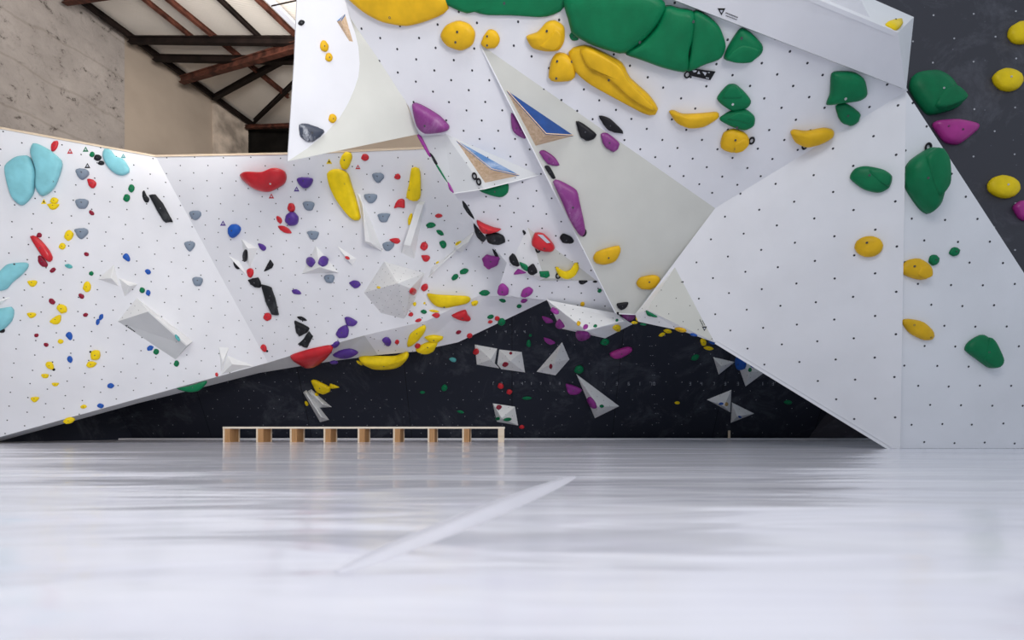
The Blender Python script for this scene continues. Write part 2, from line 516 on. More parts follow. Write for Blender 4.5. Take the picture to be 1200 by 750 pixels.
# curved fin at the upper end
PV = plane_px((410, 21, 6.18), (338, 189, 6.55), (350, -45, 5.7))
curve_px = [(395, -45), (402, -10), (410, 21), (416, 38), (420, 55), (421.5, 75), (420, 90), (415, 105), (408, 121), (398, 138), (381, 157), (360, 174), (337, 189)]
edge_px = [(388, -45), (399, -10), (411, 22), (423, 40), (432, 53), (441, 66), (450, 80), (458, 92), (466, 105), (475, 118), (481, 134), (486, 146), (491, 157)]
face = on(PV, (350, -45), *curve_px[0:], (345, 70))
panel(face, WC, 'white', None, name='fin_panel')
rv, rf = [], []
for (p, q) in zip(curve_px, edge_px):
    A, B = PV.hit(*p), PC.hit(*q)
    k = len(rv); rv += [A, A.lerp(B, .33), A.lerp(B, .66), B]
for i in range(len(curve_px) - 1):
    for j in range(3):
        rf.append((i * 4 + j, i * 4 + j + 1, i * 4 + 5 + j, i * 4 + 4 + j))
link('curved_panel', mesh('curved_panel', rv, rf, True), M['beige'], WC)
for f in rf[6:]:
    surface([rv[i] for i in f])
# boxy bulge along the upper side
bt = [PC.hit(640, -58, .10), PC.hit(795, 0, .10), PC.hit(1062, 105, .06)]
k1, k2 = PC.hit(1052, 38, .13), PC.hit(700, -90, .13)
k3 = at(1071, 20, 5.9)
PV2 = Plane(bt[1], bt[2], k1)
panel([bt[0], bt[2], k1, PV2.hit(960, 0), PV2.hit(800, -70)], WC, 'white', None, name='bulge_panel')
panel([k1, k3, bt[2]], WC, 'white', None, name='bulge_panel')
panel([k1, PV2.hit(960, 0), PV2.hit(800, -70), at(900, -55, 5.9)], WC, 'white', None, name='bulge_panel')
panel([k1, at(900, -55, 5.9), k3], WC, 'white', None, name='bulge_panel')
strip('edge_strip', on(P4, (839, 401), (1043, 525.5)), WC, M['white'], 0.05)

panel([bt[0], bt[2], PC.hit(1062, 105.8), PC.hit(640, -57)], WC, 'shadegrey', None, thick=0.01, name='bulge_return')
# -- black wall at the back of the cave
WB = struct_root('wall_back', Vector((0, 12.5, 0)))
bp = [Vector((-13.5, 12.5, 0)), Vector((9.2, 12.5, 0)), Vector((9.2, 10.58, 3.6)), Vector((-13.5, 10.58, 3.6))]
panel(bp, WB, 'black', None, thick=0.04)
holes(bp, 0.36, M['pale_hole'], WB, 0.0095, 0.0, skip=0.45)
panel([PB.hit(947, 513.6), at(1050, 513.6, 11.3), at(1050, 440, 10.9), PB.hit(990, 456)], WB, 'navy', None, thick=0.03, name='angled_panel')
for i, x0 in enumerate([x * 2.44 - 12.2 for x in range(9)]):     # sheet joints
    bar('joint_strip', Vector((x0, 12.5 - .004, 0.01)), Vector((x0, 10.58 - .004, 3.6)), 0.004, 0.004, M['void'], WB)
# grid numerals printed along two lines of the black wall: strokes on a 3 x 5 raster
GLY = {'1': [(1, 0, 1, 4)], '3': [(0, 0, 2, 0), (2, 0, 2, 4), (0, 2, 2, 2), (0, 4, 2, 4)], '0': [(0, 0, 2, 0), (2, 0, 2, 4), (2, 4, 0, 4), (0, 4, 0, 0)],
       '6': [(2, 0, 0, 0), (0, 0, 0, 4), (0, 4, 2, 4), (2, 4, 2, 2), (2, 2, 0, 2)], '7': [(0, 0, 2, 0), (2, 0, 1, 4)], '4': [(0, 0, 0, 2), (0, 2, 2, 2), (2, 0, 2, 4)], '.': [(0, 4, 2, 4)], '-': [(0, 2, 1, 2)]}
gv, gf = [], []
def stroke(a, b, w):
    d = (b - a)
    s = d.cross(PB.n).normalized() * w
    e = d.normalized() * w
    k = len(gv); gv.extend([a - s - e, b - s + e, b + s + e, a + s - e]); gf.append((k, k + 1, k + 2, k + 3))
def numeral(txt, px, py, s):
    for ch in txt:
        for (x0, y0, x1, y1) in GLY[ch]:
            stroke(PB.hit(px + x0 * s, py + y0 * s, .003), PB.hit(px + x1 * s, py + y1 * s, .003), .005)
        px += 3.2 * s
for txt, px in (('1', 708), ('3', 722), ('6', 736), ('1', 749), ('10', 763), ('3', 808), ('4', 821), ('7', 836), ('3', 849), ('3', 864), ('1', 893), ('3', 905)):
    numeral(txt, px, 448, .85)
for txt, px in (('1', 577), ('3', 587), ('1', 601), ('4', 611), ('1', 622), ('7', 633), ('1', 644), ('3', 655)):
    numeral(txt, px, 448, .7)
for i, (px, py) in enumerate([(759, 393), (761, 404), (762, 415), (763, 427), (764, 438), (764, 461), (767, 472), (768, 483), (769, 494)]):
    numeral('--', px, py, .8)
for i in range(5):
    numeral('1' if i % 2 else '4', 570 + i * 11, 387.5, .6)
panel([wall_pt(-4.2, 0, .35), wall_pt(-.2, 0, .35), wall_pt(-.6, 2.6, .35), wall_pt(-4.2, .25, .35)], WB, 'black', None, thick=0.03, name='side_panel')
tag(link('grid_numerals', mesh('grid_numerals', gv, gf), M['chalk'], WB), kind='stuff')

# -- charcoal wall on the right
WR = struct_root('wall_right', Vector((8, 7.1, 0)))
rp = [Vector((5.65, 7.42, 0)), Vector((12.5, 6.9, 0)), Vector((12.5, 6.9, 7.4)), Vector((3.6, 7.576, 7.4)), Vector((3.6, 7.576, 5.0)), Vector((5.65, 7.42, 5.0))]
panel(rp, WR, 'navy', 0.55, r=0.014, hm='pale_hole')

# -- pale mat edge in front of the black wall
tr = tag(empty('trim_1', (0, 12.2, 0)), kind='structure')
def box(name, x0, x1, y0, y1, z0, z1, mat, parent, bev=0.0):
    bm = bmesh.new()
    bmesh.ops.create_cube(bm, size=1)
    for v in bm.verts:
        v.co = Vector((x0 if v.co.x < 0 else x1, y0 if v.co.y < 0 else y1, z0 if v.co.z < 0 else z1))
    if bev: bmesh.ops.bevel(bm, geom=list(bm.edges), offset=bev, segments=2, affect='EDGES')
    me = bpy.data.meshes.new(name); bm.to_mesh(me); bm.free()
    return link(name, me, mat, parent)
box('mat_edge', -13, 8.6, 12.15, 12.42, 0.0, 0.035, M['kerb'], tr, .01)
# welded seam running over the floor vinyl
sa, sb = EYE + ray(672, 558) * (0.25 * 600 / 55), EYE + ray(395, 672) * (0.25 * 600 / 169)
seam = tag(empty('trim_2', (sa.x, sa.y, 0)), kind='structure')
d_ = (sa - sb); d_.z = 0; d_.normalize(); s_ = Vector((d_.y, -d_.x, 0))
sv, sf = [], []
NS, NW = 24, 11
for k in range(NS + 1):
    t = k / NS
    c = sb.lerp(sa, t); c.z = 0
    amp = .0045 * math.sin(math.pi * min(1, max(0, t))) ** .6 + .0004
    for q in range(NW):
        w = -1 + 2 * q / (NW - 1)
        x = w + .25 * (1 - w * w)                # steeper on the far side
        sv.append(c + s_ * (w * (.010 + .055 * math.sin(math.pi * t) ** .5)) + Vector((0, 0, .0004 + amp * (.5 + .5 * math.cos(math.pi * x)) if abs(x) < 1 else .0004)))
for k in range(NS):
    for q in range(NW - 1):
        sf.append((k * NW + q, k * NW + q + 1, (k + 1) * NW + q + 1, (k + 1) * NW + q))
link('seam_weld', mesh('seam_weld', sv, sf, True), M['matseam'], seam)

# ------------------------------------------------------------------ bench
def bench():
    X0, X1, Y0, Y1, HT = -5.615, -0.14, 9.93, 10.28, 0.298
    r = tag(empty('bench', ((X0 + X1) / 2, 10.1, 0)), 'long low wooden bench with nine board legs standing before the black wall', 'bench')
    box('bench_top', X0, X1, Y0, Y1, HT - .038, HT, M['topwood'], r, .004)
    xs = [262, 301, 340.5, 380, 420, 461.5, 502, 542.5, 583.5]
    for i, px in enumerate(xs):
        x = (px - CX) / F_PX * Y0
        w = 0.125
        last = i == 8
        m = M['edgewood'] if last else M['legwood']
        lg = box('leg', x + .004, x + w - .004, Y0 + .006, Y1 - .03, 0, HT - .038, m, r)
        if not last:
            box('edge_strip', x - .014, x + .018, Y0 + .0, Y0 + .03, 0, HT - .038, M['edgewood'], lg)
            box('edge_strip', x + w - .02, x + w + .012, Y1 - .032, Y1 - .01, 0, HT - .038, M['edgewood'], lg)
    return r
bench()

# ------------------------------------------------------------------ wooden volumes bolted onto the walls
def centroid(q):
    return sum(p[0] for p in q) / len(q), sum(p[1] for p in q) / len(q)

def volume(label, verts, faces, anchor=None, mats=None, group=None, dots=None, root_name='climbing_volume', pl=None):
    """verts: (column, row, height off the wall); faces index them; every plywood face is a part of its own"""
    base = [v for v in verts if v[2] <= 0]
    ax, ay = anchor or centroid(base)
    pl = pl or look(ax, ay)
    P = [pl.hit(x, y, h if h > 0 else -0.01) for x, y, h in verts]
    r = tag(empty(root_name, pl.hit(ax, ay)), label, 'climbing volume', group)
    todo = []
    for i, f in enumerate(faces):
        pts = [P[k] for k in f]
        mt = mats[i] if mats else 'white2'
        nm = {'bluepaint': 'painted_face', 'paleblue': 'painted_face', 'wood': 'plywood_face'}.get(mt, 'face_panel')
        slab(nm, pts, 0.012, M[mt], r)
        todo.append(pts)
        if dots: holes(pts, dots, M['hole'], r, 0.008, .3)
    for pts in todo: surface(pts)
    return r

GW, GM, GB = 'white volumes on the left walls', 'volumes under the overhang', 'white volumes on the black wall'
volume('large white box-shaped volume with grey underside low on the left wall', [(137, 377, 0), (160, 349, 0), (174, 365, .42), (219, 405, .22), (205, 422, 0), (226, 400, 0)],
       [(0, 1, 2), (0, 2, 3, 4), (1, 5, 3, 2), (3, 5, 4)], anchor=(175, 385), group=GW, dots=.2, mats=['white2', 'shadegrey', 'white2', 'shadegrey'])
volume('small white three-sided volume above the large boxy one, upper of a touching pair', [(114, 327, 0), (134, 309, 0), (140, 336, 0), (130, 326, .16)], [(0, 1, 3), (1, 2, 3), (2, 0, 3)], group=GW)
volume('small white three-sided volume pointing down, lower of a touching pair', [(138, 325, 0), (162, 333, 0), (146, 348, 0), (151, 335, .16)], [(0, 1, 3), (1, 2, 3), (2, 0, 3)], group=GW)
volume('thin white volume sliver between two turquoise holds', [(-14, 356, 0), (13, 348, 0), (2, 357, 0), (-2, 353, .08)], [(0, 1, 3), (1, 2, 3), (2, 0, 3)], anchor=(3, 354), group=GW)
volume('narrow upright white fin volume by the bottom edge near the wall corner', [(256, 405, 0), (269, 406, 0), (259, 437, 0), (261, 424, .10)], [(0, 1, 3), (1, 2, 3), (2, 0, 3)], group=GW)
volume('low white wedge volume on the bottom edge beside the upright fin', [(258, 440, 0), (266, 416, 0), (299, 429, 0), (272, 427, .14)], [(0, 1, 3), (1, 2, 3), (2, 0, 3)], anchor=(272, 424), group=GW)
volume('small faceted white volume under the blue oval hold, black hold on its side', [(282, 279, 0), (303, 291, 0), (293, 316, 0), (286, 301, 0), (290, 291, .15)], [(0, 1, 4), (1, 2, 4), (2, 3, 4), (3, 0, 4)], group=GW)
volume('thin white spike volume behind a black hold, left of the faceted volume', [(268, 299, 0), (281, 306, 0), (292, 325, 0), (277, 309, .06)], [(0, 1, 3), (1, 2, 3), (2, 0, 3)], group=GW)
volume('white pyramid volume with a grey curved underside carrying two purple holds', [(370, 287, 0), (353, 321, 0), (398, 320, 0), (375, 313, .26)], [(0, 1, 3), (1, 2, 3), (2, 0, 3)], group=GW)
volume('small white sliver volume with a red foothold on it', [(395, 287, 0), (419, 303, 0), (414, 311, 0), (408, 304, .08)], [(0, 1, 3), (1, 2, 3), (2, 0, 3)], group=GW)
volume('tall white fin volume beside the long yellow banana-shaped hold', [(418, 225, 0), (423, 228, 0), (449, 295, 0), (430, 286, 0), (425, 240, .10), (434, 284, .26), (428, 283, .24)],
       [(0, 1, 4), (0, 4, 6, 3), (4, 5, 6), (1, 2, 5, 4), (5, 2, 3, 6)], anchor=(433, 265), group=GW)
volume('tall white fin volume below the upright yellow hold', [(494, 236, 0), (498, 236, 0), (471, 297, 0), (486, 304, 0), (489, 240, .08), (474, 287, .24), (481, 288, .24), (496, 240, .08)],
       [(0, 4, 7, 1), (4, 5, 6, 7), (0, 2, 5, 4), (2, 3, 6, 5), (3, 1, 7, 6)], anchor=(485, 270), group=GW)
volume('slanting white ridge volume touching the black hold cluster', [(556, 270, 0), (532, 289, 0), (541, 296, 0), (548, 284, .12), (535, 292, .12)], [(0, 1, 4, 3), (0, 3, 2), (3, 4, 2), (1, 2, 4)], anchor=(544, 286), group=GW)
volume('slanting white ridge volume ending at the big white pyramid', [(538, 289, 0), (505, 314, 0), (502, 326, 0), (532, 296, .10), (508, 318, .10)], [(0, 1, 4, 3), (0, 3, 4, 2), (1, 2, 4)], anchor=(518, 308), group=GW)
volume('big white faceted pyramid volume in the middle of the white wall', [(426, 343, 0), (450, 306, 0), (498, 320, 0), (487, 350, 0), (474, 374, 0), (446, 367, 0), (466, 332, .80), (481, 338, .48)],
       [(0, 1, 6), (1, 2, 6), (2, 7, 6), (2, 3, 7), (3, 4, 7), (7, 4, 6), (4, 5, 6), (5, 0, 6)], anchor=(462, 340), group=GW, dots=.2)

volume('grey triangular volume carrying the red hold and the yellow crescent', [(616, 260, 0), (705, 329, 0), (632, 329, 0), (594, 309, 0), (638, 326, .10)], [(0, 1, 4), (1, 2, 4), (2, 3, 4), (3, 0, 4)], anchor=(645, 310), group=GM, dots=.3,
       mats=['beige', 'beige', 'white2', 'white2'])  # darker tone on two faces paints in their downward-facing shade
volume('grey triangular plywood volume hanging under the blue-topped wood piece', [(489, 156, 0), (520, 154, 0), (634, 204, 0), (567, 221, .24), (531, 226, .2), (568, 219, 0), (532, 224, 0)],
       [(0, 1, 4), (1, 3, 4), (1, 2, 3), (2, 5, 3), (5, 6, 4, 3), (6, 0, 4)], anchor=(545, 190), group=GM, dots=.3, mats=['shadegrey'] * 3 + ['white2'] * 3)
volume('wooden wedge volume with a chalked pale blue top on grey plywood', [(532, 162.5, 0), (611, 206, 0), (568, 215, 0), (576, 198, .17)], [(0, 1, 3), (0, 3, 2), (2, 3, 1)], anchor=(566, 192), group=GM, mats=['paleblue', 'wood', 'wood'])
volume('wooden wedge volume with a deep blue top on the smooth beige panel', [(591, 103, 0), (674, 159, 0), (627, 171.5, 0), (640, 157, .20)], [(0, 1, 3), (0, 3, 2), (2, 3, 1)], anchor=(642, 150), group=GM, mats=['bluepaint', 'wood', 'wood'])
volume('wooden wedge tip with a blue top on the curved white fin', [(394, 25, 0), (405, 15, 0), (416, 53, 0), (411, 52, 0), (399, 24, .06)], [(0, 1, 4), (4, 1, 2), (4, 2, 3), (0, 4, 3)], anchor=(405, 35), group=GM, mats=['paleblue', 'wood', 'wood', 'wood'])
volume('beige triangular volume at the lower edge of the right overhang', [(793, 310, 0), (842, 403, 0), (800, 388, 0), (748, 377, 0), (744, 368, 0), (758, 363, .16)], [(0, 1, 5), (0, 5, 4), (5, 1, 2), (5, 2, 3), (5, 3, 4)], anchor=(812, 360), group=GM,
       mats=['beige', 'white2', 'white2', 'white2', 'white2'], dots=.3)
# the drooping volume at the lip of the cave
def lip():
    r = tag(empty('climbing_volume', at(690, 380, 9.0)), 'white drooping volume at the cave lip with purple holds along its edge', 'climbing volume', GM)
    A, B = at(641, 351.5, 8.75), at(731, 376, 8.55)
    D = at(687, 387, 8.35)
    E, F, G = at(657, 385, 9.4), at(709, 396.5, 9.4), at(741, 380, 9.0)
    C = at(722, 367, 8.6)
    for f in ((A, C, B), (A, B, D), (A, D, E), (D, F, E), (D, B, F), (B, G, F), (C, G, B)):
        slab('face_panel', list(f), 0.015, M['white2'], r)
        surface(list(f))
    holes([A, B, D], .22, M['hole'], r, 0.010, .3)
lip()

vb = lambda lab, vs, fs, **k: volume(lab, vs, fs, group=GB, dots=.24, pl=PB, **k)
vb('pale four-sided volume on the black wall, joined to a second one at its side', [(555.5, 403, 0), (583, 408, 0), (580, 426, 0), (585, 432, 0), (558, 427.5, 0), (575, 421, .22)], [(0, 1, 5), (1, 2, 5), (2, 3, 5), (3, 4, 5), (4, 0, 5)])
vb('pale volume with two dark red holds, joined to another on the black wall', [(584.5, 409, 0), (612, 412, 0), (616, 437, 0), (587, 433, 0), (582, 427, 0), (598, 423, .22)], [(0, 1, 5), (1, 2, 5), (2, 3, 5), (3, 4, 5), (4, 0, 5)])
vb('pale kite-shaped volume on the black wall below the cave lip', [(659, 400, 0), (668, 421, 0), (651, 440.5, 0), (628, 436, 0), (650, 424, .25)], [(0, 1, 4), (1, 2, 4), (2, 3, 4), (3, 0, 4)])
vb('long pale triangular volume with a magenta hold on the black wall', [(674.5, 437, 0), (726.5, 476, 0), (697, 490.5, 0), (701, 477, .28)], [(0, 1, 3), (1, 2, 3), (2, 0, 3)])
vb('pale diamond volume on the black wall just above the bench end', [(577, 472, 0), (604, 476, 0), (608, 499, 0), (582, 494.5, 0), (588, 490, .24)], [(0, 1, 4), (1, 2, 4), (2, 3, 4), (3, 0, 4)])
vb('grey fin volume low on the black wall, longer of two side by side', [(355, 460, 0), (359, 457, 0), (386, 492, 0), (375, 495, 0), (358.5, 461, .16), (377, 489, .22)], [(0, 1, 4), (1, 2, 5, 4), (2, 3, 5), (3, 0, 4, 5)])
vb('grey fin volume low on the black wall, shorter of two side by side', [(360, 458.5, 0), (365, 456, 0), (389, 477, 0), (374, 478, 0), (364.5, 460, .14), (379, 474, .2)], [(0, 1, 4), (1, 2, 5, 4), (2, 3, 5), (3, 0, 4, 5)])
vb('small white triangular volume on the black wall by the overhang edge', [(835.5, 418, 0), (861.5, 424, 0), (842, 439.5, 0), (845, 429, .22)], [(0, 1, 3), (1, 2, 3), (2, 0, 3)])
vb('white volume with blue holds tucked beneath the edge of the right overhang', [(861, 414, 0), (866, 432, 0), (873.5, 453.5, 0), (897, 436, 0), (880, 420, 0), (878, 436, .3)], [(0, 1, 5), (1, 2, 5), (2, 3, 5), (3, 4, 5), (4, 0, 5)])
vb('white triangular volume low on the black wall, upper of a touching pair', [(827.5, 468, 0), (857.5, 456, 0), (856, 483.5, 0), (848, 476, .24)], [(0, 1, 3), (1, 2, 3), (2, 0, 3)])
vb('white triangular volume low on the black wall, lower of a touching pair', [(857.5, 471, 0), (884.5, 484.5, 0), (856, 496, 0), (864, 488, .24)], [(0, 1, 3), (1, 2, 3), (2, 0, 3)])

# ------------------------------------------------------------------ climbing holds
def spline(q, n):
    """closed smooth outline through the points q, resampled to n points of even spacing"""
    fine = []
    k = len(q)
    for i in range(k):
        p0, p1, p2, p3 = q[i - 1], q[i], q[(i + 1) % k], q[(i + 2) % k]
        for s in range(8):
            t = s / 8
            c = []
            for a in (0, 1):
                m1, m2 = (p2[a] - p0[a]) * .36, (p3[a] - p1[a]) * .36
                c.append((2 * t**3 - 3 * t * t + 1) * p1[a] + (t**3 - 2 * t * t + t) * m1 + (-2 * t**3 + 3 * t * t) * p2[a] + (t**3 - t * t) * m2)
            fine.append(tuple(c))
    L = [0]
    for i in range(len(fine)):
        a, b = fine[i], fine[(i + 1) % len(fine)]
        L.append(L[-1] + math.hypot(a[0] - b[0], a[1] - b[1]))
    out, j = [], 0
    for i in range(n):
        d = L[-1] * i / n
        while L[j + 1] < d: j += 1
        t = (d - L[j]) / max(1e-9, L[j + 1] - L[j])
        a, b = fine[j % len(fine)], fine[(j + 1) % len(fine)]
        out.append((a[0] + (b[0] - a[0]) * t, a[1] + (b[1] - a[1]) * t))
    return out

SHAPES = {
    'e': [(math.cos(t * math.pi / 5), math.sin(t * math.pi / 5)) for t in range(10)],
    'd': [(-1, -.55), (-.5, -.85), (.5, -.85), (1, -.6), (.9, .05), (.5, .75), (0, 1), (-.5, .72), (-.92, .0)],
    't': [(-1, -.35), (-.2, -.95), (.7, -.75), (1, .1), (.6, .85), (-.1, .8)],
    'n': [(-.9, .35), (-.55, -.75), (.25, -1), (.95, -.3), (.75, .65), (-.1, 1)],
    'l': [(-1, 0), (-.35, -.8), (.45, -.75), (1, .05), (.3, .8), (-.5, .7)],
}
DARK_BOLT = set('yartswgpm')

def hold(col, geom, label, opt):
    o = {}
    for w in opt.split():
        k, v = w.split('=')
        o[k] = v
    g = geom.split()
    kind = g[0]
    seed = random.Random(label)
    if kind in SHAPES:
        cx, cy, rx, ry = map(float, g[1:5])
        rot = math.radians(float(g[5])) if len(g) > 5 else 0
        q = []
        for x, y in SHAPES[kind]:
            f = seed.uniform(.87, 1.10) if rx < 9 else seed.uniform(.97, 1.03)
            x, y = x * rx * f, y * ry * f
            q.append((cx + x * math.cos(rot) - y * math.sin(rot), cy + x * math.sin(rot) + y * math.cos(rot)))
    else:                                         # 'P': outline written out point by point
        q = [tuple(map(float, p.split(','))) for p in g[1:]]
    xs, ys = [p[0] for p in q], [p[1] for p in q]
    size = max(max(xs) - min(xs), max(ys) - min(ys))
    cx, cy = centroid(q)
    ax, ay = map(float, o['A'].split(',')) if 'A' in o else (cx, cy)
    pl = {'PB': PB, 'P4': P4, 'PC': PC, 'PL1': PL1, 'PL2': PL2}.get(o.get('W')) or look(ax, ay)
    n = 14 if size < 12 else 22 if size < 40 else 40
    # ring outlines on the wall
    if o.get('sharp'):
        q = [p for i, p in enumerate(q) for p in (p, ((p[0] * 2 + q[(i + 1) % len(q)][0]) / 3, (p[1] * 2 + q[(i + 1) % len(q)][1]) / 3), ((p[0] + 2 * q[(i + 1) % len(q)][0]) / 3, (p[1] + 2 * q[(i + 1) % len(q)][1]) / 3))]
    O = [pl.hit(x, y) for x, y in spline(q, n)]
    C = sum(O, Vector()) / n
    # in-plane axes of least and greatest extent
    ex = pl.n.cross(Vector((0, 0, 1)));  ex = ex.normalized() if ex.length > .05 else Vector((1, 0, 0))
    ey = ex.cross(pl.n).normalized()
    if ey.z < 0: ey = -ey
    sxx = syy = sxy = 0
    for p in O:
        a, b = (p - C).dot(ex), (p - C).dot(ey)
        sxx += a * a; syy += b * b; sxy += a * b
    sxx /= n; syy /= n; sxy /= n
    tr, de = sxx + syy, sxx * syy - sxy * sxy
    lam = tr / 2 - math.sqrt(max(0, tr * tr / 4 - de))
    minor = math.sqrt(2 * max(lam, 1e-8))
    hgt = minor * float(o.get('H', .66))
    hgt = min(max(hgt, .015), .34)
    prof = {'dome': [(1, -.04), (1.0, .30), (.93, .62), (.76, .86), (.45, .98)],
            'slab': [(1, -.04), (1.0, .55), (.93, .84), (.82, .96), (.45, 1.0)],
            'cone': [(1, -.04), (.97, .2), (.80, .48), (.55, .74), (.28, .93)],
            'disc': [(1, -.04), (1.02, .25), (.97, .6), (.86, .85), (.5, 1.0)]}[o.get('F', 'dome')]
    up = float(o.get('U', .18 if kind == 'd' else 0.0))     # how far the crest leans up the wall
    sh = ey * (minor * up) + ex * (minor * seed.uniform(-.08, .08))
    V, F = [], []
    for s, z in prof:
        lean = (max(z, 0)) ** 1.5
        for i, p in enumerate(O):
            a = (p - C) * s
            w = 1 + (0.03 * math.sin(i * 2.4 + seed.random() * .6) if 0 < z < .95 and 5 < size < 30 else 0)
            V.append(C + a * w + sh * lean + pl.n * (z * hgt))
    V.append(C + sh + pl.n * hgt)
    top = len(V) - 1
    R = len(prof)
    for k in range(R - 1):
        for i in range(n):
            j = (i + 1) % n
            F.append((k * n + i, k * n + j, (k + 1) * n + j, (k + 1) * n + i))
    for i in range(n):
        F.append(((R - 1) * n + i, (R - 1) * n + (i + 1) % n, top))
    F.append(tuple(range(n))[::-1])
    base = C.copy()
    V = [v - base for v in V]
    nm = 'foothold' if size < 9 else 'climbing_hold'
    me = mesh(nm, V, F, True)
    bm = bmesh.new(); bm.from_mesh(me); bmesh.ops.recalc_face_normals(bm, faces=bm.faces); bm.to_mesh(me); bm.free()
    ob = link(nm, me, M.get('h' + o.get('M', col)) )
    ob.location = base
    if size >= 7 and o.get('bolt') != '0':
        spots = [tuple(map(float, b.split(','))) for b in o['B'].split(';')] if 'B' in o else [None]
        for sp in spots:
            r = min(.0135, max(.0065, minor * .13))
            if sp is None:
                c = sh + pl.n * (hgt + .001)
            else:
                c = pl.hit(*sp) - base
                f = min(1.0, max((c - sh * .5).dot(ex) ** 2 + (c - sh * .5).dot(ey) ** 2, 0) ** .5 / max(minor * 1.6, 1e-3))
                c = c + pl.n * (hgt * (1 - .22 * f * f))
            bv, bf = [], []
            for z, rr in ((-.012, 1.0), (.006, 1.0), (.006, .62), (.001, .5)):
                bv += [c + (ex * math.cos(t * math.pi / 4) + ey * math.sin(t * math.pi / 4)) * r * rr + pl.n * z for t in range(8)]
            for k in range(3):
                bf += [(k * 8 + t, k * 8 + (t + 1) % 8, k * 8 + 8 + (t + 1) % 8, k * 8 + 8 + t) for t in range(8)]
            bf.append(tuple(range(24, 32)))
            link('bolt', mesh('bolt', bv, bf), M['steel'] if o.get('steel') else M['bolt'], ob).matrix_parent_inverse = Matrix()
    # inner steps on the large plates
    if 'T' in o:
        for part in o['T'].split('/'):
            tq = [tuple(map(float, p.split(','))) for p in part.split(';')]
            TO = [pl.hit(x, y) - base for x, y in spline(tq, 30)]
            TC = sum(TO, Vector()) / 30
            tv, tf = [], []
            sl = o.get('F') == 'slab'
            h0 = hgt * (.80 if sl else .45)
            for s, z in ((1.04, 0), (1.0, hgt * .42), (.95, hgt * .55), (.82, hgt * .61), (.4, hgt * .63)):
                tv += [TC + (p - TC) * s + pl.n * (h0 + z) for p in TO]
            tv.append(TC + pl.n * (h0 + hgt * .63))
            for k in range(4):
                tf += [(k * 30 + i, k * 30 + (i + 1) % 30, k * 30 + 30 + (i + 1) % 30, k * 30 + 30 + i) for i in range(30)]
            tf += [(120 + i, 120 + (i + 1) % 30, 150) for i in range(30)]
            tm = mesh('raised_step', tv, tf, True)
            bm = bmesh.new(); bm.from_mesh(tm); bmesh.ops.recalc_face_normals(bm, faces=bm.faces); bm.to_mesh(tm); bm.free()
            link('raised_step', tm, M.get('h' + o.get('M', col)), ob).matrix_parent_inverse = Matrix()
    tag(ob, label, 'foothold' if nm == 'foothold' else 'climbing hold', GROUP[0] + ' in ' + HC[col][0].replace('_', ' '))
    return ob

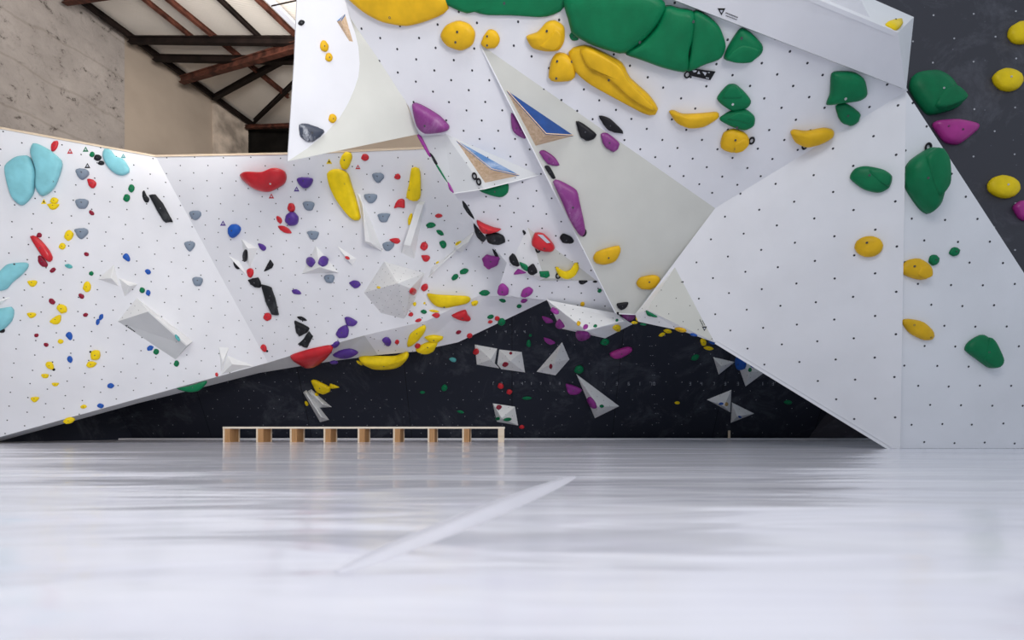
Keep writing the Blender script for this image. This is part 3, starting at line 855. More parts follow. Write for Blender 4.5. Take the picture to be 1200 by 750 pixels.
GROUP = ['']
DATA = """
# holds on the far left wall
t|P 8,195 20,185 33,183 37,186 41,196 43,204 42,216 39,229 27,241 16,232 10,213|big turquoise slab hold, outer one of the pair high on the left wall|F=slab H=.5 B=23,188
t|P 40,169 47,170 60,177 73,189 72,201 65,219 57,227 49,230 43,220 43,200 37,181 37,175|big turquoise slab hold, inner taller one of the pair under the red hold|F=slab H=.55 B=65,214
t|P 123,175 130,176 136,184 145,187 152,198 151,203 143,206 134,203 126,195 121,185 121,178|turquoise slab hold near the top edge beside two black pieces|F=slab H=.55 bolt=0
t|P -12,325 0,318 9,310 20,308 33,308 33,314 25,323 15,331 8,339 -2,341 -14,340|turquoise slab hold just above the thin white sliver volume|H=.6 B=19,310
t|P -12,364 0,362 8,360 15,360 17,365 15,375 8,383 2,387 -10,388|turquoise slab hold just below the thin white sliver volume|H=.6 bolt=0
k|e 3 388 3.5 2.2 -20|tiny black clip under the lowest turquoise hold|
d|e 64 171.5 4 7 25|red teardrop hold at the top edge touching the turquoise pair|M=r
g|n 108 181 3.5 3.5|small round green hold beside a black two-piece hold near the top edge|
k|n 114.5 185 5 4|black chunk near the top edge, upper half of a two-piece hold|
k|n 118.5 191 4 3|black chunk near the top edge, lower half of a two-piece hold|
s|d 97 204 8 6.5|slate grey half-dome hold, topmost of three in a column on the left wall|
s|d 96.5 239 8 6.5|slate grey half-dome hold, middle of three in a column on the left wall|
s|d 96 273.5 8 6.5|slate grey half-dome hold, lowest of three in a column on the left wall|
r|t 107.5 215 6.5 5 30|bright red oval hold just below the topmost slate grey dome|
r|e 107.5 249.5 4 2.4 40|small red foothold just below the middle slate grey dome|M=d
g|n 154 220.5 4.3 5|green hold, upper of two beside the long black one|
g|n 148.5 232 4.5 5|green hold, lower of two beside the long black one|
k|P 167,225 169,223 172,229 175,233 174,237 170,237 167,231|short black hold at the top end of the long black one|M=kc
k|P 175,229 182,227.5 191,238 203,260 193,261 185,248|long black blocky hold slanting down by the wall corner|M=kc F=slab sharp=1
y|n 63.5 235 5 4|small yellow hold under the turquoise pair, upper of two touching|
y|d 62.5 242 7 4|small yellow hold under the turquoise pair, lower of two touching|
d|n 46 275.5 3.6 3.3|dark red foothold at the upper end of the long red hold|
r|P 36,277 42,276.5 50,283 58,293 62,301 61,306 57,307 50,300 42,288|long red sausage hold slanting down the left wall|H=.9
r|P 45,300 49,300 56,309 55,313 49,312 45,307|red hold tucked under the long red sausage hold|M=d
r|e 62 316.5 4 2.6 -38|small red foothold below the lower end of the long red sausage|M=d
y|n 80.5 276 6 6.5|yellow hold beside the lowest slate grey dome|
y|n 73 288.5 4.5 4|smaller yellow hold below the one beside the grey dome|
w|l 81 312 5 3 15|small teal foothold between the red sausage group and the yellow holds|
y|d 38 332 6 4|yellow oval hold just past the tip of the turquoise hold above the sliver volume|
d|e 101.5 298 3 2.6|tiny dark red foothold below the grey dome column|
b|t 148.5 302 4 5.8 -25|blue oval hold above the pair of small white volumes|
b|e 173.5 318.5 3.6 3 35|small blue foothold beyond the small white volumes near the wall corner|
g|e 107 320.5 2.8 2.6|tiny dark green foothold near the tip of the small white volumes|
y|n 102 336 5.2 6.3|yellow rounded hold under the tiny dark green foothold|
d|e 95.5 347 4 2.8 38|dark red oval foothold just below the rounded yellow hold|
d|e 61 353 4.6 3 38|dark red oval foothold above a large yellow oval|
g|n 166.5 340 3.4 3.6|small green foothold beside a blue one above the boxy volume|
b|n 173.8 343 3.1 3.6|small blue foothold beside a green one above the boxy volume|
d|e 100.5 369 3 2.4 -20|tiny dark red foothold above the two-lobed blue one|
b|e 118.7 371.5 2.5 4 20|blue foothold, upper lobe of a two-piece pair|
b|e 114.7 377.3 2.2 4.2 15|blue foothold, lower lobe of a two-piece pair|
y|e 73 362 6.3 4.9 35|large yellow oval hold between a dark red foothold and a yellow wedge|
y|d 66 375.5 8 4.5 -30|yellow wedge hold with a shadow below it|
y|d 37 369.5 5.5 3.6|yellow oval hold standing alone near the lower turquoise hold|
d|e 42.7 393 2.6 2.3 -20|tiny maroon foothold, upper of two under the lone yellow oval|
d|e 54.2 404 3 2.4 15|tiny maroon foothold, lower of two under the lone yellow oval|
b|t 81.3 394 4 5.4 -15|blue hold below the yellow wedge|
y|n 71 400 4 2.8|small yellow foothold beside the blue hold below the yellow wedge|
b|e 82 421 3.4 4.3 -25|blue oval hold, lower of two in a line down the left wall|
y|e 59 428.5 5.6 4.2 42|yellow oval hold with a black screw at its lower end|
k|e 63 433 1.7 1.6|tiny black screw at the end of a yellow oval hold|
y|d 53 440.5 4.8 3|small yellow hold just below the one with the black screw|
y|d 65 450.5 4.4 2.5|small flat yellow foothold below the group with the black screw|
y|e 112 416 6 6.6 30|round yellow hold with a tiny black screw beside it|
k|e 106.2 412.5 1.6 1.4|tiny black screw beside a round yellow hold|
y|l 107 427 6.4 4.4 -12|yellow oval hold touching the underside of the round yellow one|
b|e 130 452 4 3.1|blue oval foothold near the bottom edge, higher of two|
b|e 118 475.6 4.1 2.9|blue oval foothold right at the bottom edge of the left wall|
y|l 98 476.5 4.2 2.8|small yellow foothold beside the blue one at the bottom edge|
y|d 41 468 5 3.4|yellow hold alone low on the left wall|
y|l 81 492.5 8 4.6 -12|yellow hold overhanging the bottom edge of the left wall|A=82,485
b|e 176 408 4 3 -20|blue foothold under the boxy white volume|A=176,409
g|n 183 412 3.5 3.5|green foothold under the boxy white volume, beside a blue one|
w|e 207.7 396 1.7 4.8 -35|pale green sliver hold on the upper side of the boxy volume|A=212,391 H=.5
g|n 207 426 3.4 3.9|dark green foothold at the lower tip of the boxy white volume|
g|P 207,455 222,452 243,446 240,452 233,458 224,459.5 214,458|long green hold wrapped over the bottom edge with a white chalk streak|H=.8 A=228,448
r|e 254 439 2 2.4|tiny red foothold at the foot of the low wedge volume|A=252,437
# holds on the white wall next to it
s|d 229.5 252 6.6 5.8|slate grey dome hold just past the wall corner, upper of three|
s|d 222.5 288.5 6.6 6|slate grey dome hold by the wall corner, middle of three|
s|d 231.5 330 6.4 6|slate grey dome hold by the wall corner, lowest of three|
r|P 283,207 290,203 312,203.5 326,198 334,201 336,208 333,216 316,225 301,223 288,214|big glossy red smile-shaped hold under the top edge|H=1.0 B=322,216 steel=1 U=.3
p|d 358 214 9 7|purple half-dome hold beside the big red smile hold|H=1
r|n 341.5 243 5 5.8|red two-lobed hold on top of the round purple one|
p|n 342 257 8.2 8.3|round purple hold surrounded by three red ones|H=1
r|e 327.3 257.3 2.8 5 -28|small red bean hold beside the round purple one, upper of two|
r|l 334 269 9 3.9 28|long red bean hold below the round purple one|
s|d 362 241.5 7.2 6|slate grey half-dome hold below the purple half-dome|
s|d 367.5 275.5 7 5.6|slate grey half-dome hold above the two purple holds on the pyramid|
b|e 275 270 7 8.6 25|large blue oval hold beside a triangular sticker|H=1
k|e 288 300 2.3 7.6 4|thin upright black hold on the side of the faceted white volume|F=slab
k|e 277.6 311 2.3 6 -32|thin slanting black hold on the white spike volume|F=slab
p|t 307.3 289.4 5.6 3.6 30|purple pointed hold beside the small faceted volume|
k|P 309.5,318 314,309 317,304 321,310 319,314 312,317.5|black wedge hold standing alone under the purple pointed hold|sharp=1
r|t 293 319.5 4.6 6 15|red hold above the black two-piece arm|
k|P 291,328 296,326 303,325 306,331 306,337 300,337 294,333|black blocky hold at the head of the long black arm|sharp=1
k|P 307,333 318,336 323,350 327,369 320,369 313,355|long black arm-shaped hold pointing down the wall|M=kc F=slab sharp=1
r|n 313.5 371 5.6 5|red hold at the lower end of the long black arm|
r|t 309 408 3.8 5 -10|red hold with a dark screw low on the wall near the bottom edge|
k|e 313.2 411.5 1.2 1.4|tiny dark screw at the edge of the low red hold|
p|l 347.5 342 6 3.6 20|purple leaf-shaped hold standing alone below the pyramid with purple holds|
k|l 354 373.3 6.4 2.6 20|thin black hold, topmost of the black stack|F=slab
k|P 346,375.5 356,380 363,384 361,389 352,394 348,389|black angular hold, middle of the black stack|sharp=1 M=kc
k|P 349.5,403 356,397 362,388 367,394 360,408 353,405|black angular hold, lowest of the black stack|sharp=1 M=kc
p|e 364.8 307 4.6 6.2 5|purple hold on the pyramid volume, narrower of the pair|A=364,306
p|n 378.3 306.3 6.2 6|purple hold on the pyramid volume, rounder of the pair|A=379,307
s|d 386.3 327 6.6 5.6|slate grey dome hold under the pyramid with purple holds|
k|e 391.3 311.2 1.3 1.2|tiny black plug on the pyramid with purple holds|A=390,312
r|l 407 302.3 3.2 2 30|small red foothold on the white sliver volume|
p|t 416 333.3 6.6 5|purple hold near the left tip of the big white pyramid|
y|e 443.7 337 2 1.6|tiny yellow foothold on the ridge of the big white pyramid|A=443,335
y|P 399,190 402,182 406,178 411,179 413,184 410,193 406,199 401,197|yellow lemon-shaped hold poking over the top edge|H=.9
y|P 385,204 391,199 399,198.5 408,203 413,218 419,237 423,256 416,258 408,251 395,233 388,218|large yellow banana-shaped slab hold below the lemon-shaped one|F=slab H=.6 B=406.5,216
r|n 428 184.5 5 4.6|red hold with a knob just under the top edge|
s|d 443 208 7.4 6.2|slate grey half-dome hold, topmost in the column beside the yellow banana|
s|d 434.8 232 7.3 6.2|slate grey half-dome hold, second down beside the yellow banana|
s|d 449.7 255 7.4 6.2|slate grey half-dome hold, third down in the column beside the yellow banana|
r|n 465.7 207 4 3.5|small red hold above the chunky red one|
r|P 462,244 465,236 469,233 474,234 474.5,242 474,244 467,243|chunky red hold between the grey domes and the upright yellow hold|
y|P 483,197 491,197 493,205 493,230 488,236 482,235 476.5,231 480,215|tall upright yellow hold|F=slab H=.7 B=481,223
r|t 463 282.3 6.2 4|red hold touching the lowest slate grey dome|
s|d 455 288.7 7 5.8|slate grey dome hold at the foot of the tall white fin|
y|e 480.8 257 2.2 8 12|slim yellow hold along the upper side of the fin volume|A=478,262 H=1.2
y|e 483.6 283.5 2.6 6 8|slim yellow hold near the lower end of the fin volume|A=490,283 H=1.2
r|n 496.8 288.5 4.8 4.8|red hold, upper of two beside the fin below the yellow post|
r|d 498.8 302.5 5.4 4.3 8|red hold, lower of two beside the fin below the yellow post|
g|l 504.7 264 5.8 4|green hold, topmost of three in a cluster|
g|l 515.7 272.6 5 3 32|green hold, middle of three in a cluster|
g|t 518.8 286.5 4.4 5 10|green hold, lowest of three in a cluster|
r|l 514.3 253 4.8 3|red foothold above the cluster of three green holds|
y|e 537 285 4 2 -30|flat yellow foothold on the upper slanting ridge volume|
y|e 511 307 4 2.3 -20|flat yellow foothold on the lower slanting ridge volume|A=512,309
g|e 544 318 5.4 3.5 -15|green oval hold, upper of two below the slanting ridges|
g|e 533.2 325 4.9 3.3 -38|green oval hold, lower of two below the slanting ridges|
r|n 483.3 341 3.8 4.4|red hold on the edge of the big white pyramid|
r|e 497.6 337 4 5 15|red oval hold beside the big white pyramid|
o|e 486 356.3 2 2.6|small yellow foothold by the lower edge of the big white pyramid|M=y
o|e 497.5 355.3 1.3 1.4|tiny yellow screw-on beside a green foothold|M=y
g|l 497 365.3 4 2.9 10|green foothold near the foot of the big white pyramid|
r|n 481.4 368.5 3 2.7|red foothold below the big white pyramid, near a green one|
y|l 508.5 364.5 6 1.9 8|thin flat yellow foothold under the long yellow smile|
r|t 511.2 369.7 4.8 3.6 -10|red hold just below the thin flat yellow foothold|
y|P 501,344 512,345 530,346 548,347 552,351 547,356 533,359 523,361 512,359 505,353|long yellow smile-shaped hold under the green ovals|H=1 U=.3 B=522,359
y|e 556.3 354.8 4.4 2.8 -15|small yellow hold at the end of the long yellow smile|
p|t 453.2 400 5.2 5.2|purple hold alone near the bottom edge|
r|n 465.2 400.6 3 2.8|small red foothold beside the purple hold near the bottom edge|
r|l 490.4 375.3 4.5 2.5 -15|small red foothold above the yellow horn near the bottom edge|
y|P 477,402.5 480,392 487,386 498,380.5 498.5,387 490,398 479,406|yellow curved horn hold near the bottom edge|B=488.5,388
y|P 497,394 505,392 519,394 518,397 511,401 503,399|flat yellow hold fused to the yellow bowl beneath it|
y|P 487,409 495,403 507,399 513,400 508,410 499,413.5 491,412|yellow bowl-shaped hold hanging over the bottom edge|A=500,402 B=501,403.5
r|n 489.3 405 3.4 3|red foothold wedged against the yellow bowl-shaped hold|
y|P 421,418 430,417 450,417.5 464,417 477,412 479,416 471,424.5 462,427 448,428 434,427 424,422|big yellow tray hold hanging below the bottom edge|A=440,412 H=.8
y|l 421 425 4.6 1.7 35|small yellow tip beside the big yellow tray hold|A=425,414
r|P 340,417 360,410 385,404.5 390,406 380,418 366,427 356,428 349,424|big glossy red hold wrapped under the bottom edge|A=362,421 H=.45 B=355,424
p|e 393 403.3 6 2.7 -20|thin purple hold on the edge beside the big red one|A=393,408
p|l 405 413.2 14.5 5.5 -4|large purple leaf-shaped hold on the grey underside|A=405,412
p|l 391.5 424 5 2.2|small purple hold at the lower rim of the grey underside|A=391,419
b|l 382 413.3 7.5 2 -8|thin blue-black hold between the big red and purple ones|A=384,413
k|l 378.5 418.3 4 2 -20|small black wedge at the tip of the big red edge hold|A=378,416
p|P 404,372 410,371.5 419,377 415,382 407,381|purple hold, upper of two meeting at their tips|
p|P 394,391 398,384 406,380.5 409,387 407,395 398,396|purple hold, lower of two meeting at their tips|
# holds around the lip of the cave
r|P 529,368.5 540,364 546,363 548,368 552,373 549,375 540,374 534,372|large two-part red hold on the grey lower facet|
d|l 537.3 389 3.6 2.6 -20|tiny maroon foothold below the large two-part red hold|
r|n 550.3 393 4 2.7|red foothold on the rim of the cave|A=548,390
m|P 565,303 570,298 586,301.5 583,311 572,316 567,311|magenta five-sided hold under the black cluster|sharp=1
k|P 577,291.5 582,296 586,304 580,300|black fin behind the magenta five-sided hold|
k|P 597,301 601,296.5 605,301 609,311.5 602,310.5 598,306|black pointed hold, first of the row toward the yellow crescent|
g|P 609,307 618,311 619.5,318 612,314|green hold squeezed between two black ones|
k|P 619,313 625,309 630,318.5 624,322 619,319|black hold between two green ones|
m|P 602,321 608,314.5 617.5,319 610,320.5|magenta triangular hold below the row of black holds|
g|P 632,318 643,317.5 644.5,323 641,325.5 633,324|green box-shaped hold beside the yellow crescent|sharp=1
m|P 583,341 585,334 590,332 596,338 595,345 585,345|magenta hold above the grey lower facet, squarer of two|
m|P 610.5,346 613,339 620,336 625,340 622,345 615,348|magenta hold with a sharp tip, nearer the cave peak|
m|l 614 352.3 4 2.6 -15|small magenta hold just above a green foothold near the cave peak|
g|l 568 343.3 6.4 4|green oval hold at the upper border of the grey lower facet|
g|l 589 352 4.2 2.4 15|thin green foothold below the squarer magenta hold|
g|e 608.5 358.5 3 2.3 -15|tiny green foothold on the rim near the cave peak|A=607,356
g|l 575 371 4.4 2.9 -10|green foothold in a cluster of four on the cave rim, uppermost|
r|n 582.3 373 3.2 2.7|red foothold in the cluster on the cave rim, between two green ones|A=581,371
r|n 574.5 377 3 1.9|small flat red foothold in the cluster on the cave rim|A=573,375
g|n 587.8 377 5 4.2|large green hold of the cluster hanging over the cave rim|A=582,370
m|e 650.3 365 5.8 3 32|magenta hold at the upper corner of the drooping lip volume|A=655,362
m|P 652,379 655.5,373.5 662,382 658,384.5 653,382.5|magenta hold on the lower edge of the drooping lip volume|A=661,379
m|P 675,391 676,387.5 688,388.5 692,393 683,397 677,395.5|big magenta hold at the bottom fold of the drooping lip volume|A=684,390
a|e 678 379.2 2.4 2.6|tiny yellow screw-on on the drooping lip volume|
m|l 686 383.3 3.6 3 -30|small magenta hold in the middle of the drooping lip volume|A=686,382
g|n 697.5 382.3 2.6 2|tiny green foothold in the middle of the drooping lip volume|A=697,380
g|n 723 375.5 2 1.8|tiny green foothold near the far end of the drooping lip volume|A=720,375
y|t 722.5 384 5.2 4 -15|yellow hold on the lower end of the drooping lip volume|A=722,381
a|e 682.7 356.3 2.7 2.7|small yellow foothold on the white strip above the lip volume|
g|n 702.5 340.5 2.7 2.4|tiny green foothold below the yellow crescent|
k|P 678.5,328.5 689,329 683,333 679,332|flat black wedge just below the grey triangular volume|
k|l 697.5 330 3 1.4|tiny flat black hold at the tip of the grey triangular volume|
k|P 723,355.5 736,354 734,360 728,363 724,360|black hold stacked on a magenta one by the cave lip|
m|P 728,364.5 744,364 743,373 737,376 730,372|magenta hold beneath a black one by the cave lip|M=mc
k|e 724 367 1.4 1.6|tiny black plug beside the magenta hold by the cave lip|
y|e 749 372 4 5 10|upright yellow hold at the tip of the beige panel|A=746,364
y|l 743.3 378 4.2 1.9|flat yellow hold below the upright one by the cave lip|A=741,364
g|P 757,363.5 762,366 771,371 766,371 759,369|dark green wedge hold on the white underside strip|A=762,367
g|l 754 380 4 1.4 8|thin green hold hanging under the white strip|A=758,374
a|l 798 386 8 2.4 14|flat amber hold along the white underside strip|A=797,383
b|l 813 392 4.4 1.6 14|thin blue hold along the white underside strip|A=812,389
# holds on the overhang
k|P 542,235 547,240 554,252 556,257 549,251 543,242|black sliver hold above the chalked black cluster|M=kc
k|P 555,263 559,259 566,270 571,277 566,284 558,276|chalked black hold, rounded side piece of the cluster|M=kc
k|P 569,275 580,272 590,276 592,283 584,286 573,284|chalked black hold, long lower piece of the cluster|M=kc
r|P 559,257.5 568,262 580,266.5 588,268 578,271.5 567,272 562,266|flat red hold lying on top of the chalked black cluster|H=1.3
r|P 623,282 627,272.5 637,273 647,283 650.5,291 643,294 632,291.5 624,287|glossy red hold with a white label on the grey triangular volume|B=638,287.5 H=1.1
k|P 656,278 660,273.5 669,277 672.5,282 671,284.5 660,284|black rounded hold beside the glossy red one|
a|P 651,312.5 654,312.5 656,316 662,318 670,315 672,309 676,307 678.5,312 676,320 669,326 660,326 653,320|yellow crescent-shaped hold on the grey triangular volume|M=y H=.6 F=dome bolt=0
k|e 614.3 272 1.6 3 -35|tiny black clip beside the glossy red hold|
a|P 695,302 699,295 715,289.5 726,288 727,295 721,306 708,310 698,308|amber half-moon hold on the smooth beige panel, upper of two|B=713,299.5 U=.3
a|P 745.5,332 750,325 765,322 773,325 771,334 762,339 750,338|amber half-moon hold on the smooth beige panel, lower of two|U=.3
m|P 484,121 495,123 515,135 527,148 522,153 500,155 489,145|large magenta wedge hold at the edge of the overhang near the curved fin|M=mc B=501,143 H=.9
m|P 489,158 494,160 505,182 503,183|magenta sliver showing past the edge of the grey plywood volume|A=506,178 H=1.5 M=m
k|P 504,179 508,183 513,192 510,192|black sliver showing past the edge of the grey plywood volume|A=516,188 H=1.5
g|P 510,192 514,195 525,214 520,208|green sliver showing past the edge of the grey plywood volume|A=524,206 H=1.5
v|P 525,213 528,217 532,226 527,222|lower magenta sliver at the bottom corner of the grey plywood volume|A=535,218 H=1.5 M=m
g|P 561,222 580,218 595,214 595.5,225 588,230.5 575,228|dark green hold underneath the grey plywood volume|A=590,227
m|P 599,132 604,137 617,162 606,158 600,150|magenta hold half hidden behind the edge of the beige panel|A=598,150 M=mc
k|P 675,142 684,145 699.5,158 690,165 680,160|black hold on the beige panel beside the blue-topped wedge|
k|P 702,135.5 715,139 731,155 720,154.5 711,150|thin black hold just above the panel seam|F=slab
m|P 704,157 712,156 726,168 720,178 708,171|magenta hold on the panel seam under the thin black one|M=mc
m|P 632,178 638,176 650,184 655.5,194 642,192|magenta hold at the edge of the beige panel, below the wood wedge|M=mc
k|P 638,195 644,195 651,208 647,209|black clip between two magenta holds on the panel edge|A=655,200 M=kc
m|P 648,212.5 655,211 675,222 679,235 686,270 680,276 668,258 658,235|long magenta pendant hold on the edge of the beige panel|A=672,235 M=mc B=671.5,241
y|P 412,-8 414,2 430,15 450,25 476,29.5 496,25.5 518,17 526,10 524,2 515,-8|huge amber plate hold at the very top beside the wide green plate|M=a H=.45 F=slab B=459,19;512,9
y|P 517,40 523,29.5 537,24 550,28 557,38 554,52 541,58.5 526,54 519,47|round amber hold with a pocket under the huge plate|M=a B=538,35;536,47
y|P 564,51 568,40 574,34 582,37 586,46 582,55 571,56.5|amber hold at the apex of the beige panel|M=a B=572,41;572,51.5
y|P 617,42 630,37 640,26 650,23.5 661,31 661.5,47 655,58 640,59.5 625,56 620,50|amber hold with a curved lip beside the huge green plates|M=a B=642,34;642,51.5 T=634,53;641,45;652,32;659,38;658,50;650,57
y|P 643,90 646,70 653,61.5 664,63 673,72 674.5,88 668,94 650,95|amber upright hold touching the long amber plate|M=a B=654,69;653,89
y|P 667,60 672,55.5 690,53 728,72 738,90 760,110 771,126 768,133 756,132 720,113 690,96 673,80|long stepped amber plate below the huge green plates|M=a F=slab H=.5 B=671,70;722,77;714,91 T=682,57;693,55;726,74;737,92;757,112;768,127;756,122;740,112;720,94;704,80;690,76
g|P 517,-8 522,4 546,15 558,13 568,17 600,17.5 636,19.5 655,14 664,4 665,-8|wide dark green plate hold between the huge amber and huge green plates|H=.4 F=slab
g|P 665,-8 667,25 671,38 692,50 712,57 731,61 748,50 766,32 780,6 760,-8|huge dark green plate, first section by the wide green one|H=.5 F=slab B=750,12;750,46
g|P 780,6 795,9 812,13 811,40 806,60 804,82 778,78 750,68 732,61 750,49 768,30|huge dark green plate, middle section|H=.5 F=slab B=812,22
g|P 812,13 828,17 843,31 850,52 844,67 826,74 805,82 808,60|huge dark green plate, end section above the hanging black tag|H=.5 F=slab bolt=0
g|e 673 42.5 6 5 40|small dark green nub at the corner of the huge green plates|A=673,42
g|P 848,68 855,50 868,32.5 880,38 893,52 892,62 880,71 862,72|dark green triangular hold beyond the end of the huge green plates|B=868,42;868.5,63 T=850,66;862,54;872,50;890,56;880,70;862,71
a|P 784,130 790,129 800,133 820,132.5 840,131 842,137 826,147 808,149 793,143|amber banana-shaped hold under the hanging black tag|H=1.1 B=830,140
g|P 840,115 845,107 853,99 862,98.5 873,108 880,118 875,126 858,129 846,122|lobed dark green hold, upper of two stacked above an amber one|B=858,119.5 steel=1 T=846,112;853,101;862,99;869,111;858,113
g|P 843,138 855,130 872,127 884,136 883,147 872,152 858,148 846,142|lobed dark green hold, lower of two stacked above an amber one|B=871,137;863,147 T=852,137;866,129;880,134;878,143;864,139
a|P 844,168 848,155 860,150.5 874,156 878,165 872,174 858,178 846,174|amber hold with a groove beneath the stacked green holds|B=861,161;861,171 T=861,165;872,160;877,166;870,174;860,176
a|P 926,155 930,151.5 945,153 965,149.5 976,152 976,159 962,167 945,171 932,166|amber banana-shaped hold below the notched green pair|H=1.1 B=966,156.5
g|P 974,86 985,83 1000,84 1012,92 1015.5,110 1006,117 985,120 968,122 972,110|large dark green hold under the bulge, upper of a notched pair|B=988.5,112 steel=1
g|P 979,124 990,120.5 1000,126 1008.5,134 1004,144 995,147 984,141|dark green hold under the bulge, lower of a notched pair|
g|P 996,209 1002,198 1015,195 1035,199 1045.5,207 1042,220 1030,226 1012,222|oval dark green hold with a ridge on the upright white wall|B=1019,207 T=1018,201;1034,201;1044,208;1041,219;1030,214
g|P 1059,200 1066,188 1085,175 1093,176 1100,190 1100,220 1095,242 1086,251 1075,243 1060,220|tall dark green hold with black rings at its top|M=g H=.9 B=1072,214 T=1072,190;1087,178;1097,192;1098,220;1086,235;1076,214
a|e 1018 289 17 12.5 -5|round amber hold with screws, upper on the tall white panels|B=1016,285
a|P 1054,315 1062,305.5 1075,303 1088,312 1089.5,322 1082,328 1070,326.5 1057,321|amber hold with a groove beside two small green footholds|B=1066,313;1078,322 T=1070,322;1075,313;1086,314;1087,324;1078,327
g|n 1093.5 305 6.5 6.2|dark green foothold, nearer the grooved amber hold|
g|n 1117.7 295 6.4 6|dark green foothold standing higher, away from the grooved amber hold|
a|P 1056,377 1062,373.5 1080,377 1092,388 1093,397 1082,398.5 1065,390|amber slanting oval hold, lowest amber one on the tall white panels|B=1067,381;1087,395
g|P 1130,410 1135,400 1150,392 1160,400 1170,420 1168,430 1158,431 1145,422|dark green split hold low on the white panel near the corner|T=1146,419;1153,396;1160,401;1169,421;1166,429;1158,430
y|P 1037,29 1045,26 1055,25 1056,31 1050,36 1044,34|yellow wedge hold on the top face of the boxy bulge|A=1046,29 B=1046,28
# holds on the charcoal wall
g|P 1066,95 1072,88 1095,86 1112,96 1126,120 1118,128 1098,134 1085,134 1072,118 1065,105|large green hold with chalk on the charcoal wall|H=.6 B=1096,112;1122,122 steel=1 A=1110,110 T=1097,114;1112,108;1125,120;1117,127;1098,133;1088,130
v|P 1092,148 1096,143.5 1120,142 1143,147 1145,152 1130,165 1120,170 1105,166|magenta wide hold under the large green one on the charcoal wall|A=1125,155 B=1121,157;1105,153 M=v
y|e 1195 40 15 12.5 -10|yellow oval hold, topmost of three on the charcoal wall|F=disc H=.6 
y|e 1179.5 95 17.5 12.3 10|yellow oval hold, middle of three on the charcoal wall|F=disc H=.6 steel=1
y|e 1174 220 18.3 12.5 12|yellow oval hold, lowest of three on the charcoal wall|F=disc H=.6 steel=1
v|P 1186,244 1192,237 1206,236 1215,245 1208,258 1195,258|magenta hold beside the lowest yellow oval on the charcoal wall|
# holds on the curved fin
a|e 380 54 5 6.6 -10|amber hold, upper of a touching pair on the curved white fin|
a|n 385.3 67.3 5 5.6|amber hold, lower of a touching pair on the curved white fin|
a|n 389.5 138.7 5.2 5.6|amber hold alone at the rim of the curved white fin|A=387,138
q|P 350.5,146 360,145 380,153 371,163 362,166.5 352,160|marbled black and white hold low on the curved fin|
k|n 353 26.5 4 3.6|small black hold at the outer edge of the curved fin|
# holds on the black wall
g|n 621.5 393 2 1.9|tiny green foothold above another green one on the black wall|
g|n 619.4 402.5 3.2 4.6|small green hold between the pale volumes and the cave peak|
m|P 635,370.5 645,373 648.5,377.5 640,378.5|magenta leaf hold on the black wall, upper of two|W=PB
m|P 637,395.5 645,397.5 651,401.5 645,404 639,400.5|magenta leaf hold on the black wall, just above the kite volume|
v|P 714,414 720,410.5 735,406 741,408 738,413 728,418.5 722,420 716,418|glossy magenta saddle-shaped hold on the black wall|H=1 M=v
g|n 708.5 400.5 5.6 4.2|green hold hanging below the drooping lip volume|W=PB
g|n 678.3 433 6.2 5.2|green hold at the top of the long triangular volume|W=PB
m|P 663,449.5 676,453 682,457 676,462 666,461|magenta four-sided hold beside the long triangular volume|
r|n 558 412 3.6 3.6|red foothold at the outer corner of a joined pale volume|
d|n 592.3 427 3.8 2.9|dark red oval on the joined pale volume, larger of two|
d|n 598.5 414 2.1 1.8|tiny dark red foothold on the joined pale volume|
d|n 645.3 429 2.1 2.9|tiny dark red foothold on the kite-shaped volume|
m|P 689,466.5 692.5,465 698,472 699.5,478 694.5,476.5|magenta hold on the long triangular volume|A=693,473
g|e 705 476 2.5 2|tiny dark green foothold on the long triangular volume|
r|n 584.5 477.3 3.6 2.9|red foothold on the diamond volume above the bench|M=d
g|e 583.5 490.5 2.6 1.9|tiny dark green foothold on the diamond volume, smaller of two|
g|l 595 491.5 5.4 2.6 -8|dark green oval foothold on the diamond volume, larger of two|
b|l 845 473.3 3.2 1.9|blue foothold on the upper white triangle of the touching pair|
o|n 851 473.6 1.9 2.6|tiny bare wood-coloured screw-on beside a blue foothold|
b|l 867 488.5 2.3 1.4 20|tiny blue foothold on the lower white triangle of the touching pair|
b|P 863,419 867,417 874.5,424.5 873,432 866,433 862.5,428|large blue hold on the volume under the overhang edge|A=868,426 H=.5
b|l 882.3 429.3 3.6 2 20|small blue foothold near the large blue hold|A=882,431
g|n 878.6 433.5 2 2.8|tiny green foothold below the small blue one|A=879,434
r|n 586.5 452 4 3.7|red foothold on the black wall, higher of two below the joined pale volumes|
r|n 596.8 459.2 3.6 3.4|red foothold on the black wall, lower of two below the joined pale volumes|
g|l 617.7 466.5 6 2.3|flat green foothold on the black wall above the diamond volume|
r|n 611.3 500 3.4 2.2|red foothold at the lower tip of the diamond volume|
g|n 520.5 454 4 4.2 20|green foothold alone in the middle of the black wall|
g|l 495.3 459.7 3.2 2|tiny green foothold above the middle of the bench|
g|l 539.7 482.6 4 2 15|thin green foothold low on the black wall above the bench|
w|t 530.5 421.5 4.6 2.8|chalky teal foothold below the yellow bowl hold on the black wall|
y|P 365,446 370,445 387,453.5 386,459 379,461.5 371,458|yellow body hold on the black wall above the two grey fins|
y|P 387,449.5 398,453.5 392,455 387,454.5|yellow pointed tip beside the yellow body hold|
y|e 371 462 2.4 1.9 40|tiny yellow foothold on the shorter grey fin|A=370,462
y|e 359.3 473 1.7 3.2 -25|tiny yellow foothold on the flank of the longer grey fin|A=357,474
y|l 782.5 388 5.4 2.8 10|yellow oval hold just under the white strip, upper of two|W=PB
y|l 775.5 392 4.2 2.6 -20|yellow oval hold just under the white strip, lower of two|W=PB
y|e 824 401 3.4 4.8 -20|chalky yellow upright hold by the overhang edge|W=PB
